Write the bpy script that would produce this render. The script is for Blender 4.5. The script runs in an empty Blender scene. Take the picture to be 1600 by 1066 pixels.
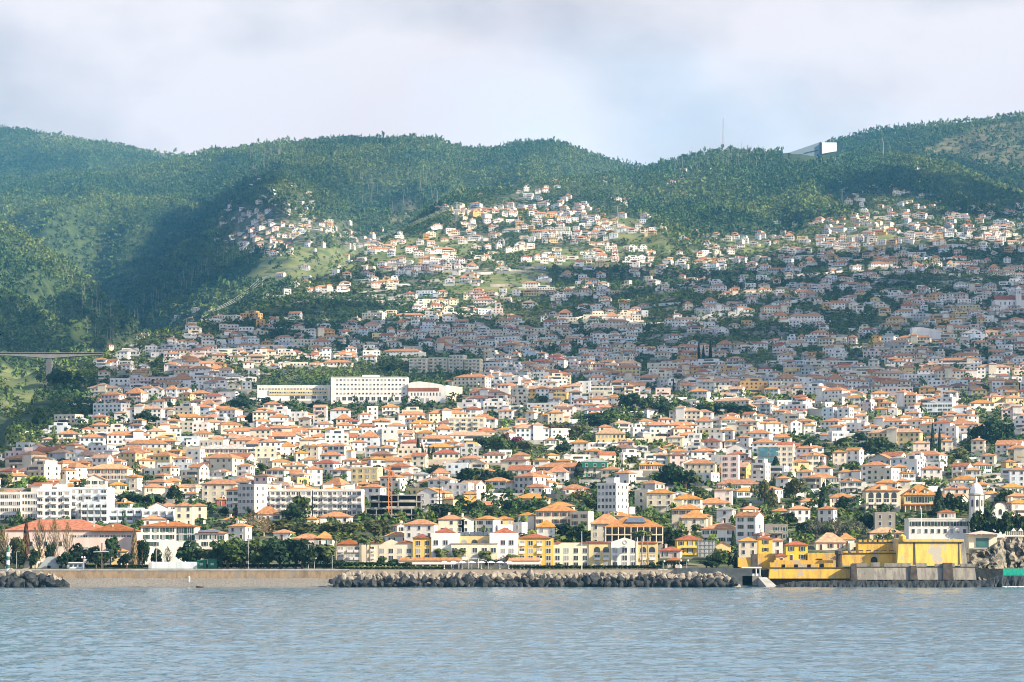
import bpy, math, random
import numpy as np
from math import radians as R, sin, cos, pi

# ---------------------------------------------------------------- camera, sky, sun, exposure
S = bpy.context.scene
COL = S.collection
F, CX, R0, H = 4444.0, 800.0, 864.0, 12.0          # focal length (px of the 1600 px photo), centre column, horizon row, eye height
cam = bpy.data.cameras.new('camera'); camo = bpy.data.objects.new('camera', cam); COL.objects.link(camo)
cam.sensor_width = 36; cam.lens = 36 * F / 1600
cam.shift_y = (R0 - 533) / 1600
cam.clip_start = 1; cam.clip_end = 40000
camo.location = (0, 0, H); camo.rotation_euler = (R(90), 0, 0)
S.camera = camo
SUN_EL, SUN_AZ = 29.0, 112.0                          # azimuth from +Y towards +X
LX, LY, LZ = cos(R(SUN_EL)) * sin(R(SUN_AZ)), cos(R(SUN_EL)) * cos(R(SUN_AZ)), sin(R(SUN_EL))
sl = bpy.data.lights.new('sun', 'SUN'); so = bpy.data.objects.new('sun', sl); COL.objects.link(so)
sl.energy = 5.0; sl.angle = R(0.5); sl.color = (1.0, 0.84, 0.62)
so.rotation_euler = (R(90 - SUN_EL), 0, R(180 - SUN_AZ)); so.location = (400, -300, 900)
W = bpy.data.worlds.new('World'); S.world = W; W.use_nodes = True
nt = W.node_tree; N = nt.nodes; bg = N['Background']; bg.inputs[1].default_value = 0.145
sky = N.new('ShaderNodeTexSky'); sky.sky_type = 'NISHITA'; sky.sun_disc = False
sky.sun_elevation = R(SUN_EL); sky.sun_rotation = R(SUN_AZ); sky.air_density = 1.0; sky.dust_density = 0.6
tc = N.new('ShaderNodeTexCoord'); mp = N.new('ShaderNodeMapping'); mp.inputs['Scale'].default_value = (1, 1, 1.7); mp.inputs['Location'].default_value = (0.35, 0.0, 0.17)
n1 = N.new('ShaderNodeTexNoise'); n1.inputs['Scale'].default_value = 7.5; n1.inputs['Detail'].default_value = 7; n1.inputs['Roughness'].default_value = .52
n2 = N.new('ShaderNodeTexNoise'); n2.inputs['Scale'].default_value = 11.0; n2.inputs['Detail'].default_value = 5
rp = N.new('ShaderNodeValToRGB'); rp.color_ramp.elements[0].position = .30; rp.color_ramp.elements[1].position = .52
rp.color_ramp.elements[0].color = (.75, .75, .75, 1)
rc = N.new('ShaderNodeValToRGB'); rc.color_ramp.elements[0].position = .36; rc.color_ramp.elements[1].position = .56
rc.color_ramp.elements[0].color = (2.2, 2.0, 2.05, 1); rc.color_ramp.elements[1].color = (3.15, 2.76, 2.74, 1)
mx = N.new('ShaderNodeMix'); mx.data_type = 'RGBA'
L = nt.links
L.new(tc.outputs['Generated'], mp.inputs[0]); L.new(mp.outputs[0], n1.inputs[0]); L.new(mp.outputs[0], n2.inputs[0])
L.new(n1.outputs[0], rp.inputs[0]); L.new(n2.outputs[0], rc.inputs[0])
sx_ = N.new('ShaderNodeSeparateXYZ'); L.new(tc.outputs['Generated'], sx_.inputs[0]); el = N.new('ShaderNodeMapRange'); el.inputs[1].default_value = .22; el.inputs[2].default_value = .6; el.inputs[3].default_value = 1; el.inputs[4].default_value = .25; L.new(sx_.outputs[2], el.inputs[0])
ml = N.new('ShaderNodeMath'); ml.operation = 'MULTIPLY'; L.new(rp.outputs[0], ml.inputs[0]); L.new(el.outputs[0], ml.inputs[1]); L.new(ml.outputs[0], mx.inputs['Factor']); L.new(sky.outputs[0], mx.inputs[6]); L.new(rc.outputs[0], mx.inputs[7]); L.new(mx.outputs[2], bg.inputs[0])
S.view_settings.view_transform = 'Standard'; S.view_settings.look = 'None'; S.view_settings.gamma = 1
S.view_settings.exposure = 1.3
S.cycles.max_bounces = 5; S.cycles.diffuse_bounces = 2; S.cycles.glossy_bounces = 2; S.cycles.transparent_max_bounces = 6; S.cycles.volume_bounces = 0
S.cycles.use_denoising = True; S.cycles.filter_width = 1.05

rnd = random.Random(7); rng = np.random.default_rng(7)

# ---------------------------------------------------------------- helpers
def tag(o, label=None, cat=None, group=None, kind=None):
    if label: o['label'] = label
    if cat: o['category'] = cat
    if group: o['group'] = group
    if kind: o['kind'] = kind
    return o
def link(name, me, parent=None, loc=None, rz=0):
    o = bpy.data.objects.new(name, me); COL.objects.link(o)
    if parent is not None: o.parent = parent
    if loc is not None: o.location = loc
    if rz: o.rotation_euler = (0, 0, rz)
    return o
def thing(name, loc, label, cat, group=None, rz=0):
    return tag(link(name, None, None, loc, rz), label, cat, group)
class MB:
    def __init__(s): s.v = []; s.f = []; s.m = []
    def face(s, pts, m=0):
        i = len(s.v); s.v += [tuple(p) for p in pts]; s.f.append(tuple(range(i, i + len(pts)))); s.m.append(m)
    def mesh8(s, p, m=0, skip=()):           # p: bottom 4 then top 4, counter-clockwise seen from above
        i = len(s.v); s.v += [tuple(q) for q in p]
        for k, f in enumerate(((3, 2, 1, 0), (4, 5, 6, 7), (0, 1, 5, 4), (1, 2, 6, 5), (2, 3, 7, 6), (3, 0, 4, 7))):
            if k in skip: continue
            s.f.append(tuple(i + q for q in f)); s.m.append(m)
    def box(s, x0, x1, y0, y1, z0, z1, m=0, skip=()):
        s.mesh8([(x0, y0, z0), (x1, y0, z0), (x1, y1, z0), (x0, y1, z0), (x0, y0, z1), (x1, y0, z1), (x1, y1, z1), (x0, y1, z1)], m, skip)
    def frust(s, c0, w0, d0, z0, c1, w1, d1, z1, m=0):
        a = [(c0[0] - w0 / 2, c0[1] - d0 / 2, z0), (c0[0] + w0 / 2, c0[1] - d0 / 2, z0), (c0[0] + w0 / 2, c0[1] + d0 / 2, z0), (c0[0] - w0 / 2, c0[1] + d0 / 2, z0)]
        b = [(c1[0] - w1 / 2, c1[1] - d1 / 2, z1), (c1[0] + w1 / 2, c1[1] - d1 / 2, z1), (c1[0] + w1 / 2, c1[1] + d1 / 2, z1), (c1[0] - w1 / 2, c1[1] + d1 / 2, z1)]
        s.mesh8(a + b, m)
    def hip(s, x0, x1, y0, y1, z, h, m=0, t=.18, mt=None):       # hip roof with eave thickness
        mt = m if mt is None else mt
        s.box(x0, x1, y0, y1, z, z + t, mt, skip=(1,))
        z += t; w, d = x1 - x0, y1 - y0
        if w >= d: a, b = (x0 + d / 2, (y0 + y1) / 2, z + h), (x1 - d / 2, (y0 + y1) / 2, z + h)
        else: a, b = ((x0 + x1) / 2, y0 + w / 2, z + h), ((x0 + x1) / 2, y1 - w / 2, z + h)
        p = [(x0, y0, z), (x1, y0, z), (x1, y1, z), (x0, y1, z)]
        if w >= d:
            s.face([p[0], p[1], b, a], m); s.face([p[1], p[2], b], m); s.face([p[2], p[3], a, b], m); s.face([p[3], p[0], a], m)
        else:
            s.face([p[0], p[1], a], m); s.face([p[1], p[2], b, a], m); s.face([p[2], p[3], b], m); s.face([p[3], p[0], a, b], m)
    def gable(s, x0, x1, y0, y1, z, h, m=0, mw=None, along='y', o=.35, t=.16):  # roof; ridge along y (gable to the front) or x
        if along == 'y':
            xm = (x0 + x1) / 2
            for (a, b) in ((x0 - o, xm), (x1 + o, xm)):
                za = z - h * o / (xm - x0)
                q = [(a, y0 - o, za), (b, y0 - o, z + h), (b, y1 + o, z + h), (a, y1 + o, za)]
                if a > b: q = q[::-1]
                s.mesh8([q[0], q[3], q[2], q[1]] + [(p[0], p[1], p[2] + t) for p in (q[0], q[3], q[2], q[1])] if a > b else q + [(p[0], p[1], p[2] + t) for p in q], m)
            if mw is not None:
                s.face([(x0, y0, z), (x1, y0, z), (xm, y0, z + h)], mw); s.face([(x1, y1, z), (x0, y1, z), (xm, y1, z + h)], mw)
        else:
            ym = (y0 + y1) / 2; za = z - h * o / (ym - y0)
            q = [(x0 - o, y0 - o, za), (x1 + o, y0 - o, za), (x1 + o, ym, z + h), (x0 - o, ym, z + h)]
            s.mesh8(q + [(p[0], p[1], p[2] + t) for p in q], m)
            q = [(x0 - o, ym, z + h), (x1 + o, ym, z + h), (x1 + o, y1 + o, za), (x0 - o, y1 + o, za)]
            s.mesh8(q + [(p[0], p[1], p[2] + t) for p in q], m)
            if mw is not None:
                s.face([(x0, y1, z), (x0, y0, z), (x0, ym, z + h)], mw); s.face([(x1, y0, z), (x1, y1, z), (x1, ym, z + h)], mw)
    def tube(s, pts, rad, n=6, m=0, cap=True):
        pts = [np.array(p, float) for p in pts]; i0 = len(s.v)
        rads = rad if isinstance(rad, (list, tuple)) else [rad] * len(pts)
        for k, p in enumerate(pts):
            d = pts[min(k + 1, len(pts) - 1)] - pts[max(k - 1, 0)]; d /= np.linalg.norm(d) + 1e-9
            a = np.cross(d, (0, 0, 1) if abs(d[2]) < .9 else (1, 0, 0)); a /= np.linalg.norm(a); b = np.cross(d, a)
            for j in range(n):
                t = 2 * pi * j / n; q = p + rads[k] * (cos(t) * a + sin(t) * b); s.v.append(tuple(q))
        for k in range(len(pts) - 1):
            for j in range(n):
                a, b = i0 + k * n + j, i0 + k * n + (j + 1) % n
                s.f.append((a, b, b + n, a + n)); s.m.append(m)
        if cap:
            s.f.append(tuple(i0 + j for j in range(n))[::-1]); s.m.append(m)
            s.f.append(tuple(i0 + (len(pts) - 1) * n + j for j in range(n))); s.m.append(m)
    def lathe(s, prof, n=12, c=(0, 0), m=0, ph=0):
        i0 = len(s.v)
        for (r, z) in prof:
            for j in range(n):
                t = 2 * pi * j / n + ph; s.v.append((c[0] + r * cos(t), c[1] + r * sin(t), z))
        for k in range(len(prof) - 1):
            for j in range(n):
                a, b = i0 + k * n + j, i0 + k * n + (j + 1) % n
                s.f.append((a, b, b + n, a + n)); s.m.append(m)
        s.f.append(tuple(i0 + (len(prof) - 1) * n + j for j in range(n))); s.m.append(m)
    def poly(s, pts, y0, y1, m=0):            # outline in x,z (counter-clockwise seen from the front) given thickness y0..y1
        n = len(pts); i = len(s.v)
        s.v += [(x, y0, z) for x, z in pts] + [(x, y1, z) for x, z in pts]
        s.f.append(tuple(range(i, i + n))); s.m.append(m); s.f.append(tuple(range(i + 2 * n - 1, i + n - 1, -1))); s.m.append(m)
        for k in range(n):
            s.f.append((i + (k + 1) % n, i + k, i + n + k, i + n + (k + 1) % n)); s.m.append(m)
    def me(s, name, mats):
        me = bpy.data.meshes.new(name); me.from_pydata(s.v, [], s.f)
        for q in (mats if isinstance(mats, (list, tuple)) else [mats]): me.materials.append(q)
        if any(s.m): me.polygons.foreach_set('material_index', s.m)
        me.update(); return me
    def build(s, name, mats, parent=None, loc=None, rz=0):
        return link(name, s.me(name, mats), parent, loc, rz)

def quads_mesh(name, V, mats, cols=None, mi=None, vn=4):     # V: (n*vn,3) array of separate faces
    n = len(V) // vn
    me = bpy.data.meshes.new(name); me.vertices.add(n * vn); me.vertices.foreach_set('co', np.asarray(V, np.float32).ravel())
    me.loops.add(n * vn); me.loops.foreach_set('vertex_index', np.arange(n * vn, dtype=np.int32))
    me.polygons.add(n); me.polygons.foreach_set('loop_start', np.arange(0, n * vn, vn, dtype=np.int32))
    for q in (mats if isinstance(mats, (list, tuple)) else [mats]): me.materials.append(q)
    if mi is not None: me.polygons.foreach_set('material_index', np.asarray(mi, np.int32))
    me.update(calc_edges=True)
    if cols is not None:
        a = me.attributes.new('tint', 'FLOAT_COLOR', 'POINT'); c = np.ones((n * vn, 4), np.float32); c[:, :3] = np.repeat(cols, vn, axis=0)
        a.data.foreach_set('color', c.ravel())
    me.validate(); return me

# ---------------------------------------------------------------- materials
def mat(name, col, rough=.8, var=.12, scale=.6, spec=.2, bump=0, col2=None, streak=0, rand=0, metal=0, detail=5, hue=.0, sat=.0, pale=None):
    m = bpy.data.materials.new(name); m.use_nodes = True; t = m.node_tree; n = t.nodes; b = n['Principled BSDF']
    b.inputs['Roughness'].default_value = rough; b.inputs['Specular IOR Level'].default_value = spec; b.inputs['Metallic'].default_value = metal
    g = n.new('ShaderNodeNewGeometry'); no = n.new('ShaderNodeTexNoise'); no.inputs['Scale'].default_value = scale; no.inputs['Detail'].default_value = detail
    mp = n.new('ShaderNodeMapping'); mp.inputs['Scale'].default_value = (1, 1, .35 if streak else 1)
    t.links.new(g.outputs['Position'], mp.inputs[0]); t.links.new(mp.outputs[0], no.inputs[0])
    r = n.new('ShaderNodeValToRGB'); r.color_ramp.elements[0].position = .35; r.color_ramp.elements[1].position = .65
    c2 = col2 or tuple(c * (1 - var * 2) for c in col)
    r.color_ramp.elements[0].color = (*c2, 1); r.color_ramp.elements[1].color = (*col, 1)
    t.links.new(no.outputs[0], r.inputs[0]); out = r.outputs[0]
    if rand:
        oi = n.new('ShaderNodeObjectInfo'); hs = n.new('ShaderNodeHueSaturation'); mr = n.new('ShaderNodeMapRange')
        mr.inputs[3].default_value = 1 - rand; mr.inputs[4].default_value = 1 + rand
        t.links.new(oi.outputs['Random'], mr.inputs[0]); t.links.new(mr.outputs[0], hs.inputs['Value']); t.links.new(out, hs.inputs['Color']); out = hs.outputs[0]
        wn = n.new('ShaderNodeTexWhiteNoise'); wn.noise_dimensions = '1D'; t.links.new(oi.outputs['Random'], wn.inputs['W']); m2 = n.new('ShaderNodeMapRange'); m2.inputs[3].default_value = .5 - hue; m2.inputs[4].default_value = .5 + hue; t.links.new(wn.outputs['Value'], m2.inputs[0]); t.links.new(m2.outputs[0], hs.inputs['Hue'])
        m3 = n.new('ShaderNodeMapRange'); m3.inputs[3].default_value = 1 - sat; m3.inputs[4].default_value = 1.05; t.links.new(wn.outputs['Value'], m3.inputs[0]); t.links.new(m3.outputs[0], hs.inputs['Saturation'])
    if pale:
        oi = n.new('ShaderNodeObjectInfo'); g3 = n.new('ShaderNodeMath'); g3.operation = 'GREATER_THAN'; g3.inputs[1].default_value = .7; t.links.new(oi.outputs['Random'], g3.inputs[0]); mm = n.new('ShaderNodeMix'); mm.data_type = 'RGBA'; mm.inputs[7].default_value = (*pale, 1); t.links.new(g3.outputs[0], mm.inputs['Factor']); t.links.new(out, mm.inputs[6]); out = mm.outputs[2]
    t.links.new(out, b.inputs['Base Color'])
    if bump:
        bp = n.new('ShaderNodeBump'); bp.inputs['Strength'].default_value = bump; bp.inputs['Distance'].default_value = .3
        t.links.new(no.outputs[0], bp.inputs['Height']); t.links.new(bp.outputs[0], b.inputs['Normal'])
    return m
def weathered(name, base, stain, patch, sc=.16, pth=.60, bump=.3):
    m = bpy.data.materials.new(name); m.use_nodes = True; t = m.node_tree; n = t.nodes; b = n['Principled BSDF']; b.inputs['Roughness'].default_value = .92; b.inputs['Specular IOR Level'].default_value = .1
    g = n.new('ShaderNodeNewGeometry'); cur = None
    def layer(scale, mpz, p0, p1, col, cur, d=8):
        mp = n.new('ShaderNodeMapping'); mp.inputs['Scale'].default_value = (1, 1, mpz); no = n.new('ShaderNodeTexNoise'); no.inputs['Scale'].default_value = scale; no.inputs['Detail'].default_value = d; no.inputs['Roughness'].default_value = .62
        t.links.new(g.outputs['Position'], mp.inputs[0]); t.links.new(mp.outputs[0], no.inputs[0]); mr = n.new('ShaderNodeMapRange'); mr.inputs[1].default_value = p0; mr.inputs[2].default_value = p1; t.links.new(no.outputs[0], mr.inputs[0])
        x = n.new('ShaderNodeMix'); x.data_type = 'RGBA'; t.links.new(mr.outputs[0], x.inputs['Factor']); x.inputs[7].default_value = (*col, 1)
        if cur is None: x.inputs[6].default_value = (*base, 1)
        else: t.links.new(cur, x.inputs[6])
        return x.outputs[2], no.outputs[0]
    cur, _ = layer(.75, .14, .43, .68, stain, cur); cur, _ = layer(sc, .8, pth, pth + .035, patch, cur); cur, h = layer(1.6, 1, .60, .75, tuple(c * .6 for c in base), cur)
    t.links.new(cur, b.inputs['Base Color']); bp = n.new('ShaderNodeBump'); bp.inputs['Strength'].default_value = bump; bp.inputs['Distance'].default_value = .3; t.links.new(h, bp.inputs['Height']); t.links.new(bp.outputs[0], b.inputs['Normal']); return m
def leafmat(name, col, col2, tint=False, rand=.25, trans=.25, scale=.35):
    m = bpy.data.materials.new(name); m.use_nodes = True; t = m.node_tree; n = t.nodes; b = n['Principled BSDF']
    b.inputs['Roughness'].default_value = .7; b.inputs['Specular IOR Level'].default_value = .15
    g = n.new('ShaderNodeNewGeometry'); no = n.new('ShaderNodeTexNoise'); no.inputs['Scale'].default_value = scale; no.inputs['Detail'].default_value = 3
    t.links.new(g.outputs['Position'], no.inputs[0])
    r = n.new('ShaderNodeValToRGB'); r.color_ramp.elements[0].position = .36; r.color_ramp.elements[1].position = .64
    r.color_ramp.elements[0].color = (*col2, 1); r.color_ramp.elements[1].color = (*col, 1); t.links.new(no.outputs[0], r.inputs[0])
    hs = n.new('ShaderNodeHueSaturation'); t.links.new(r.outputs[0], hs.inputs['Color'])
    oi = n.new('ShaderNodeObjectInfo'); mr = n.new('ShaderNodeMapRange'); mr.inputs[3].default_value = 1 - rand; mr.inputs[4].default_value = 1 + rand
    t.links.new(oi.outputs['Random'], mr.inputs[0]); t.links.new(mr.outputs[0], hs.inputs['Value']); out = hs.outputs[0]
    if tint:
        a = n.new('ShaderNodeAttribute'); a.attribute_name = 'tint'
        mm = n.new('ShaderNodeMix'); mm.data_type = 'RGBA'; mm.blend_type = 'MULTIPLY'; mm.inputs['Factor'].default_value = 1
        t.links.new(out, mm.inputs[6]); t.links.new(a.outputs['Color'], mm.inputs[7]); out = mm.outputs[2]
    t.links.new(out, b.inputs['Base Color'])
    tr = n.new('ShaderNodeBsdfTranslucent'); t.links.new(out, tr.inputs[0]); ms = n.new('ShaderNodeMixShader'); ms.inputs[0].default_value = trans
    t.links.new(b.outputs[0], ms.inputs[1]); t.links.new(tr.outputs[0], ms.inputs[2]); t.links.new(ms.outputs[0], n['Material Output'].inputs[0])
    return m
WALLC = {'w': ('white', (.80, .765, .71)), 'c': ('cream', (.74, .66, .50)), 'y': ('pale yellow', (.72, .56, .27)), 'Y': ('yellow', (.76, .50, .09)),
         'o': ('ochre', (.66, .40, .13)), 'p': ('pink', (.76, .60, .53)), 'g': ('grey', (.50, .50, .49)), 'b': ('bluish white', (.68, .74, .78)), 's': ('grey stone', (.30, .28, .25)),
         'd': ('dark red', (.34, .10, .07))}
WM = {k: mat('plaster_' + v[0].replace(' ', '_'), v[1], .85, .09, .35, streak=1, rand=.08, hue=.006, sat=.1, detail=8) for k, v in WALLC.items()}
ROOFC = {'o': ('orange', (.50, .225, .072)), 'r': ('red', (.34, .095, .035)), 't': ('tan', (.52, .32, .18)), 'n': ('brown', (.26, .13, .08)), 'g': ('grey', (.32, .33, .32)), 'f': ('flat', (.52, .50, .47)), 'v': ('vivid', (.40, .135, .038))}
RM_ = {k: mat('roof_' + v[0], v[1], .85, .2, .8, bump=.25, rand=.2, hue=.012, sat=.16, detail=8) for k, v in ROOFC.items()}
M = dict(glass=mat('window_glass', (.045, .06, .07), .12, .3, .3, spec=.6, pale=(.30, .31, .31)), frame=mat('window_frame', (.72, .70, .66), .6, .05),
         shutter=mat('green_shutter', (.025, .075, .055), .6, .1), brown=mat('brown_shutter', (.16, .055, .035), .6, .1), door=mat('door_wood', (.12, .06, .035), .6, .2),
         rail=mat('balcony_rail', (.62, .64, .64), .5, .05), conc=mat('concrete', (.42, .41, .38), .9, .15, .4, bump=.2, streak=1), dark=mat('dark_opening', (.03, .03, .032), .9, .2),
         trunk=mat('bark', (.16, .12, .09), .9, .25, 3), deadwood=mat('dead_wood', (.27, .25, .21), .9, .1, .3), palebark=mat('pale_bark', (.34, .29, .23), .9, .2, 3), metal=mat('grey_metal', (.45, .46, .47), .4, .05, metal=.5), white=mat('white_paint', (.8, .8, .79), .6, .05),
         orange=mat('crane_paint', (.60, .23, .08), .5, .1), teal=mat('teal_net', (.02, .42, .30), .6, .2, 1.5), blue=mat('boat_blue', (.03, .07, .16), .4, .1), solar=mat('solar_panel', (.12, .15, .19), .25, .15, spec=.5),
         rock=mat('boulder_dry', (.29, .26, .215), .95, .2, .9, bump=.5), wet=mat('boulder_wet', (.035, .042, .045), .6, .3, .9, bump=.5), canvas=mat('canvas', (.82, .81, .78), .8, .03), green=mat('green_paint', (.03, .16, .10), .6, .1))
LM = dict(dark=leafmat('leaf_dark', (.036, .07, .026), (.014, .034, .017)), mid=leafmat('leaf_mid', (.085, .125, .035), (.035, .065, .022)), olive=leafmat('leaf_olive', (.14, .15, .055), (.065, .08, .03)),
          lime=leafmat('leaf_lime', (.22, .27, .045), (.11, .16, .03)), tan=leafmat('leaf_tan', (.30, .22, .11), (.16, .12, .065)), grey=leafmat('twig_grey', (.12, .12, .09), (.06, .065, .055)),
          cyp=leafmat('leaf_cypress', (.03, .06, .028), (.013, .03, .017)), palm=leafmat('leaf_palm', (.13, .16, .05), (.06, .085, .03)), red=leafmat('flower_magenta', (.34, .05, .13), (.13, .05, .06)), brown=leafmat('leaf_brown', (.17, .09, .05), (.09, .055, .035)),
          blue=leafmat('leaf_bluegreen', (.05, .085, .055), (.022, .045, .034)))

# ---------------------------------------------------------------- noise and terrain
_T = rng.random((256, 256)).astype(np.float64)
def vnoise(x, y):
    xi = np.floor(x).astype(int); yi = np.floor(y).astype(int); fx = x - xi; fy = y - yi
    fx = fx * fx * (3 - 2 * fx); fy = fy * fy * (3 - 2 * fy)
    a = _T[xi & 255, yi & 255]; b = _T[(xi + 1) & 255, yi & 255]; c = _T[xi & 255, (yi + 1) & 255]; d = _T[(xi + 1) & 255, (yi + 1) & 255]
    return (a * (1 - fx) + b * fx) * (1 - fy) + (c * (1 - fx) + d * fx) * fy
def fbm(x, y, o=4):
    s = 0; a = .5; t = 0
    for k in range(o): s = s + a * vnoise(x * 2 ** k + 17.3 * k, y * 2 ** k + 5.1 * k); t += a; a *= .5
    return s / t
DR = np.array([889, 884, 872, 850, 820, 800, 750, 700, 650, 600, 550, 500, 450, 400, 350, 310, 270, 240, 200, 150.])
DY = np.array([1012, 1050, 1075, 1112, 1190, 1255, 1450, 1680, 1930, 2210, 2510, 2850, 3230, 3660, 4200, 4660, 5200, 5720, 6500, 7800.])
def rowA(Y): return np.interp(Y, DY, DR)
def depA(r): return np.interp(-np.asarray(r, float), -DR, DY)
LAYERS = {
 'A': ([-300, -60, 0, 20, 50, 90, 130, 150, 190, 230, 270, 330, 400, 430, 480, 540, 560, 600, 640, 670, 700, 760, 830, 870, 900, 960, 1000, 1040, 1060, 1120, 1200, 1240, 1290, 1340, 1400, 1450, 1500, 1550, 1600, 1900],
       [740, 735, 703, 665, 622, 592, 577, 562, 545, 525, 512, 503, 478, 458, 444, 415, 398, 374, 352, 338, 322, 306, 290, 286, 288, 305, 345, 386, 398, 394, 380, 366, 330, 312, 303, 316, 330, 340, 346, 350])}
def sheet(px, Y, tx, tr, Yt, rb, Yb, p=1.0, k=.35, kb=.6, amp=0, sc=(240, 900), seed=0, X=None):
    T = np.interp(px, tx, tr); YT = np.interp(px, Yt[0], Yt[1]) if isinstance(Yt, tuple) else Yt + 0 * px
    rb = np.maximum(rb, T + 12) if rb >= 0 else T - rb
    s = np.clip((Y - Yb) / (YT - Yb), 0, 1); r = rb + (T - rb) * s ** p
    z = H + (R0 - r) * np.clip(Y, Yb, YT) / F
    z = z - np.where(Y > YT, k * (Y - YT), 0) - np.where(Y < Yb, kb * (Yb - Y), 0)
    if amp:
        g = fbm(X / sc[0] + seed, Y / sc[1] + seed * 2, 3); z = z + amp * (1 - s ** 3) * (1 - np.abs(2 * g - 1) * 2)
    return z
def layers(X, Y):
    X = np.asarray(X, float); Y = np.asarray(Y, float); px = CX + F * X / Y
    T = np.interp(px, *LAYERS['A']); YT = depA(T)
    r = rowA(np.minimum(Y, YT)); zA = H + (R0 - r) * np.minimum(Y, YT) / F
    zA = zA - np.where(Y > YT, .22 * (Y - YT), 0)
    a = np.clip((Y - 1350) / 1800, 0, 1) * 20 * np.clip((YT - Y) / 250, 0, 1)
    zA = zA + a * (fbm(X / 260 + 3, Y / 420, 3) - .5) * 2
    out = [zA]
    def add(*q, **k): out.append(sheet(px, Y, *q, X=X, **k))
    # right-hand wooded hill, the brown hill behind it, central ridge, far left hill
    add([200, 520, 600, 640, 700, 760, 860, 920, 1000, 1040, 1080, 1120, 1200, 1250, 1300, 1390, 1440, 1500, 1550, 1600, 1900], [900, 640, 430, 356, 312, 300, 286, 279, 266, 260, 246, 238, 242, 238, 243, 242, 247, 262, 288, 308, 360],
        ([600, 800, 1000, 1600], [4810, 5200, 5850, 5720]), 420, 3835, p=.92, amp=40, sc=(200, 900), seed=1)
    add([700, 1000, 1200, 1250, 1310, 1370, 1430, 1500, 1560, 1600, 1900], [900, 340, 262, 236, 219, 205, 197, 192, 184, 178, 165], 6890, 330, 5850, amp=30, seed=2)
    add([-300, 200, 290, 320, 340, 400, 450, 560, 640, 680, 730, 770, 800, 860, 930, 980, 1040, 1150, 1400], [300, 270, 250, 240, 238, 229, 223, 219, 218, 220, 236, 236, 229, 222, 246, 259, 270, 320, 400], 7280, 380, 5655, amp=74, sc=(260, 1100), seed=3)
    add([-600, -100, 0, 60, 130, 180, 240, 300, 330, 420, 600], [180, 186, 196, 206, 220, 227, 238, 246, 250, 300, 420], 8580, 430, 6370, amp=108, sc=(300, 1300), seed=4)
    # spurs running down into the left valley
    add([40, 80, 110, 160, 200, 250, 300, 345, 390, 430, 480, 520, 560, 600, 650, 700], [640, 560, 508, 452, 412, 374, 340, 306, 280, 268, 288, 302, 328, 350, 380, 430], 5850, -130, 4745, amp=27, sc=(110, 500), seed=5)
    add([60, 110, 170, 215, 250, 290, 330, 380, 420, 460, 520], [640, 560, 488, 446, 412, 382, 368, 366, 385, 420, 480], 5200, -110, 4290, amp=22, sc=(110, 450), seed=9)
    add([100, 150, 190, 235, 290, 340, 400, 450, 520, 600, 680], [650, 570, 532, 490, 448, 420, 396, 390, 404, 430, 470], 4550, -130, 3640, amp=24, sc=(100, 420), seed=6)
    add([-600, -100, -20, 0, 30, 60, 90, 120, 150, 190, 215, 260, 330], [300, 330, 338, 345, 362, 382, 402, 427, 452, 497, 537, 600, 700], 4420, 570, 3250, amp=49, sc=(110, 520), seed=7)
    add([-600, -60, -10, 20, 50, 80, 110, 125, 150, 200], [380, 410, 437, 457, 497, 520, 546, 562, 600, 700], 3510, 600, 2795, amp=24, sc=(100, 420), seed=8)
    add([-600, -60, 0, 60, 100, 140, 190], [560, 572, 580, 596, 622, 650, 720], 2925, 690, 2314, amp=8, sc=(90, 300), seed=10)
    return out
def zt(X, Y):
    ls = layers(X, Y); z = ls[0]
    for q in ls[1:]: z = np.maximum(z, q)
    return z
NU, NY = 620, 560
UU = np.linspace(-.30, .30, NU); YY = 1011.5 * (9880 / 1011.5) ** np.linspace(0, 1, NY)
GX = UU[:, None] * YY[None, :]; GY = np.broadcast_to(YY[None, :], GX.shape)
_ls = layers(GX, GY); GZ = np.max(_ls, axis=0); GL = np.argmax(_ls, axis=0)
GZ = GZ + np.where(GL > 0, 1, .25) * (fbm(GX / 40, GY / 40, 3) - .5) * np.clip((GY - 1400) / 600, 0, 1) * 6
GR = R0 - (GZ - H) * F / GY; GRM = np.minimum.accumulate(GR, axis=1)
GVIS = GR <= GRM + 1.5
def iu(px): return int(np.clip(round(((px - CX) / F + .30) / .60 * (NU - 1)), 0, NU - 1))
def ray(px, r):                                   # ground point seen at column px, row r
    i = iu(px); c = GRM[i]
    if c[0] <= r: Y = YY[0]
    else:
        j = int(np.argmax(c <= r))
        if c[j] > r: Y = YY[-1]
        else: Y = YY[j - 1] + (YY[j] - YY[j - 1]) * (c[j - 1] - r) / max(c[j - 1] - c[j], 1e-6)
    X = (px - CX) * Y / F
    return X, Y
def gz(X, Y):                                     # terrain height, bilinear on the grid
    fu = np.clip((X / Y + .30) / .60 * (NU - 1), 0, NU - 1.001); fy = np.clip(np.log(Y / 1011.5) / math.log(9880 / 1011.5) * (NY - 1), 0, NY - 1.001)
    i = np.floor(fu).astype(int); j = np.floor(fy).astype(int); a = fu - i; b = fy - j
    return (GZ[i, j] * (1 - a) + GZ[i + 1, j] * a) * (1 - b) + (GZ[i, j + 1] * (1 - a) + GZ[i + 1, j + 1] * a) * b
def gl(X, Y):
    i = np.clip(np.round((X / Y + .30) / .60 * (NU - 1)), 0, NU - 1).astype(int); j = np.clip(np.round(np.log(Y / 1011.5) / math.log(9880 / 1011.5) * (NY - 1)), 0, NY - 1).astype(int)
    return GL[i, j], GVIS[i, j]
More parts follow.
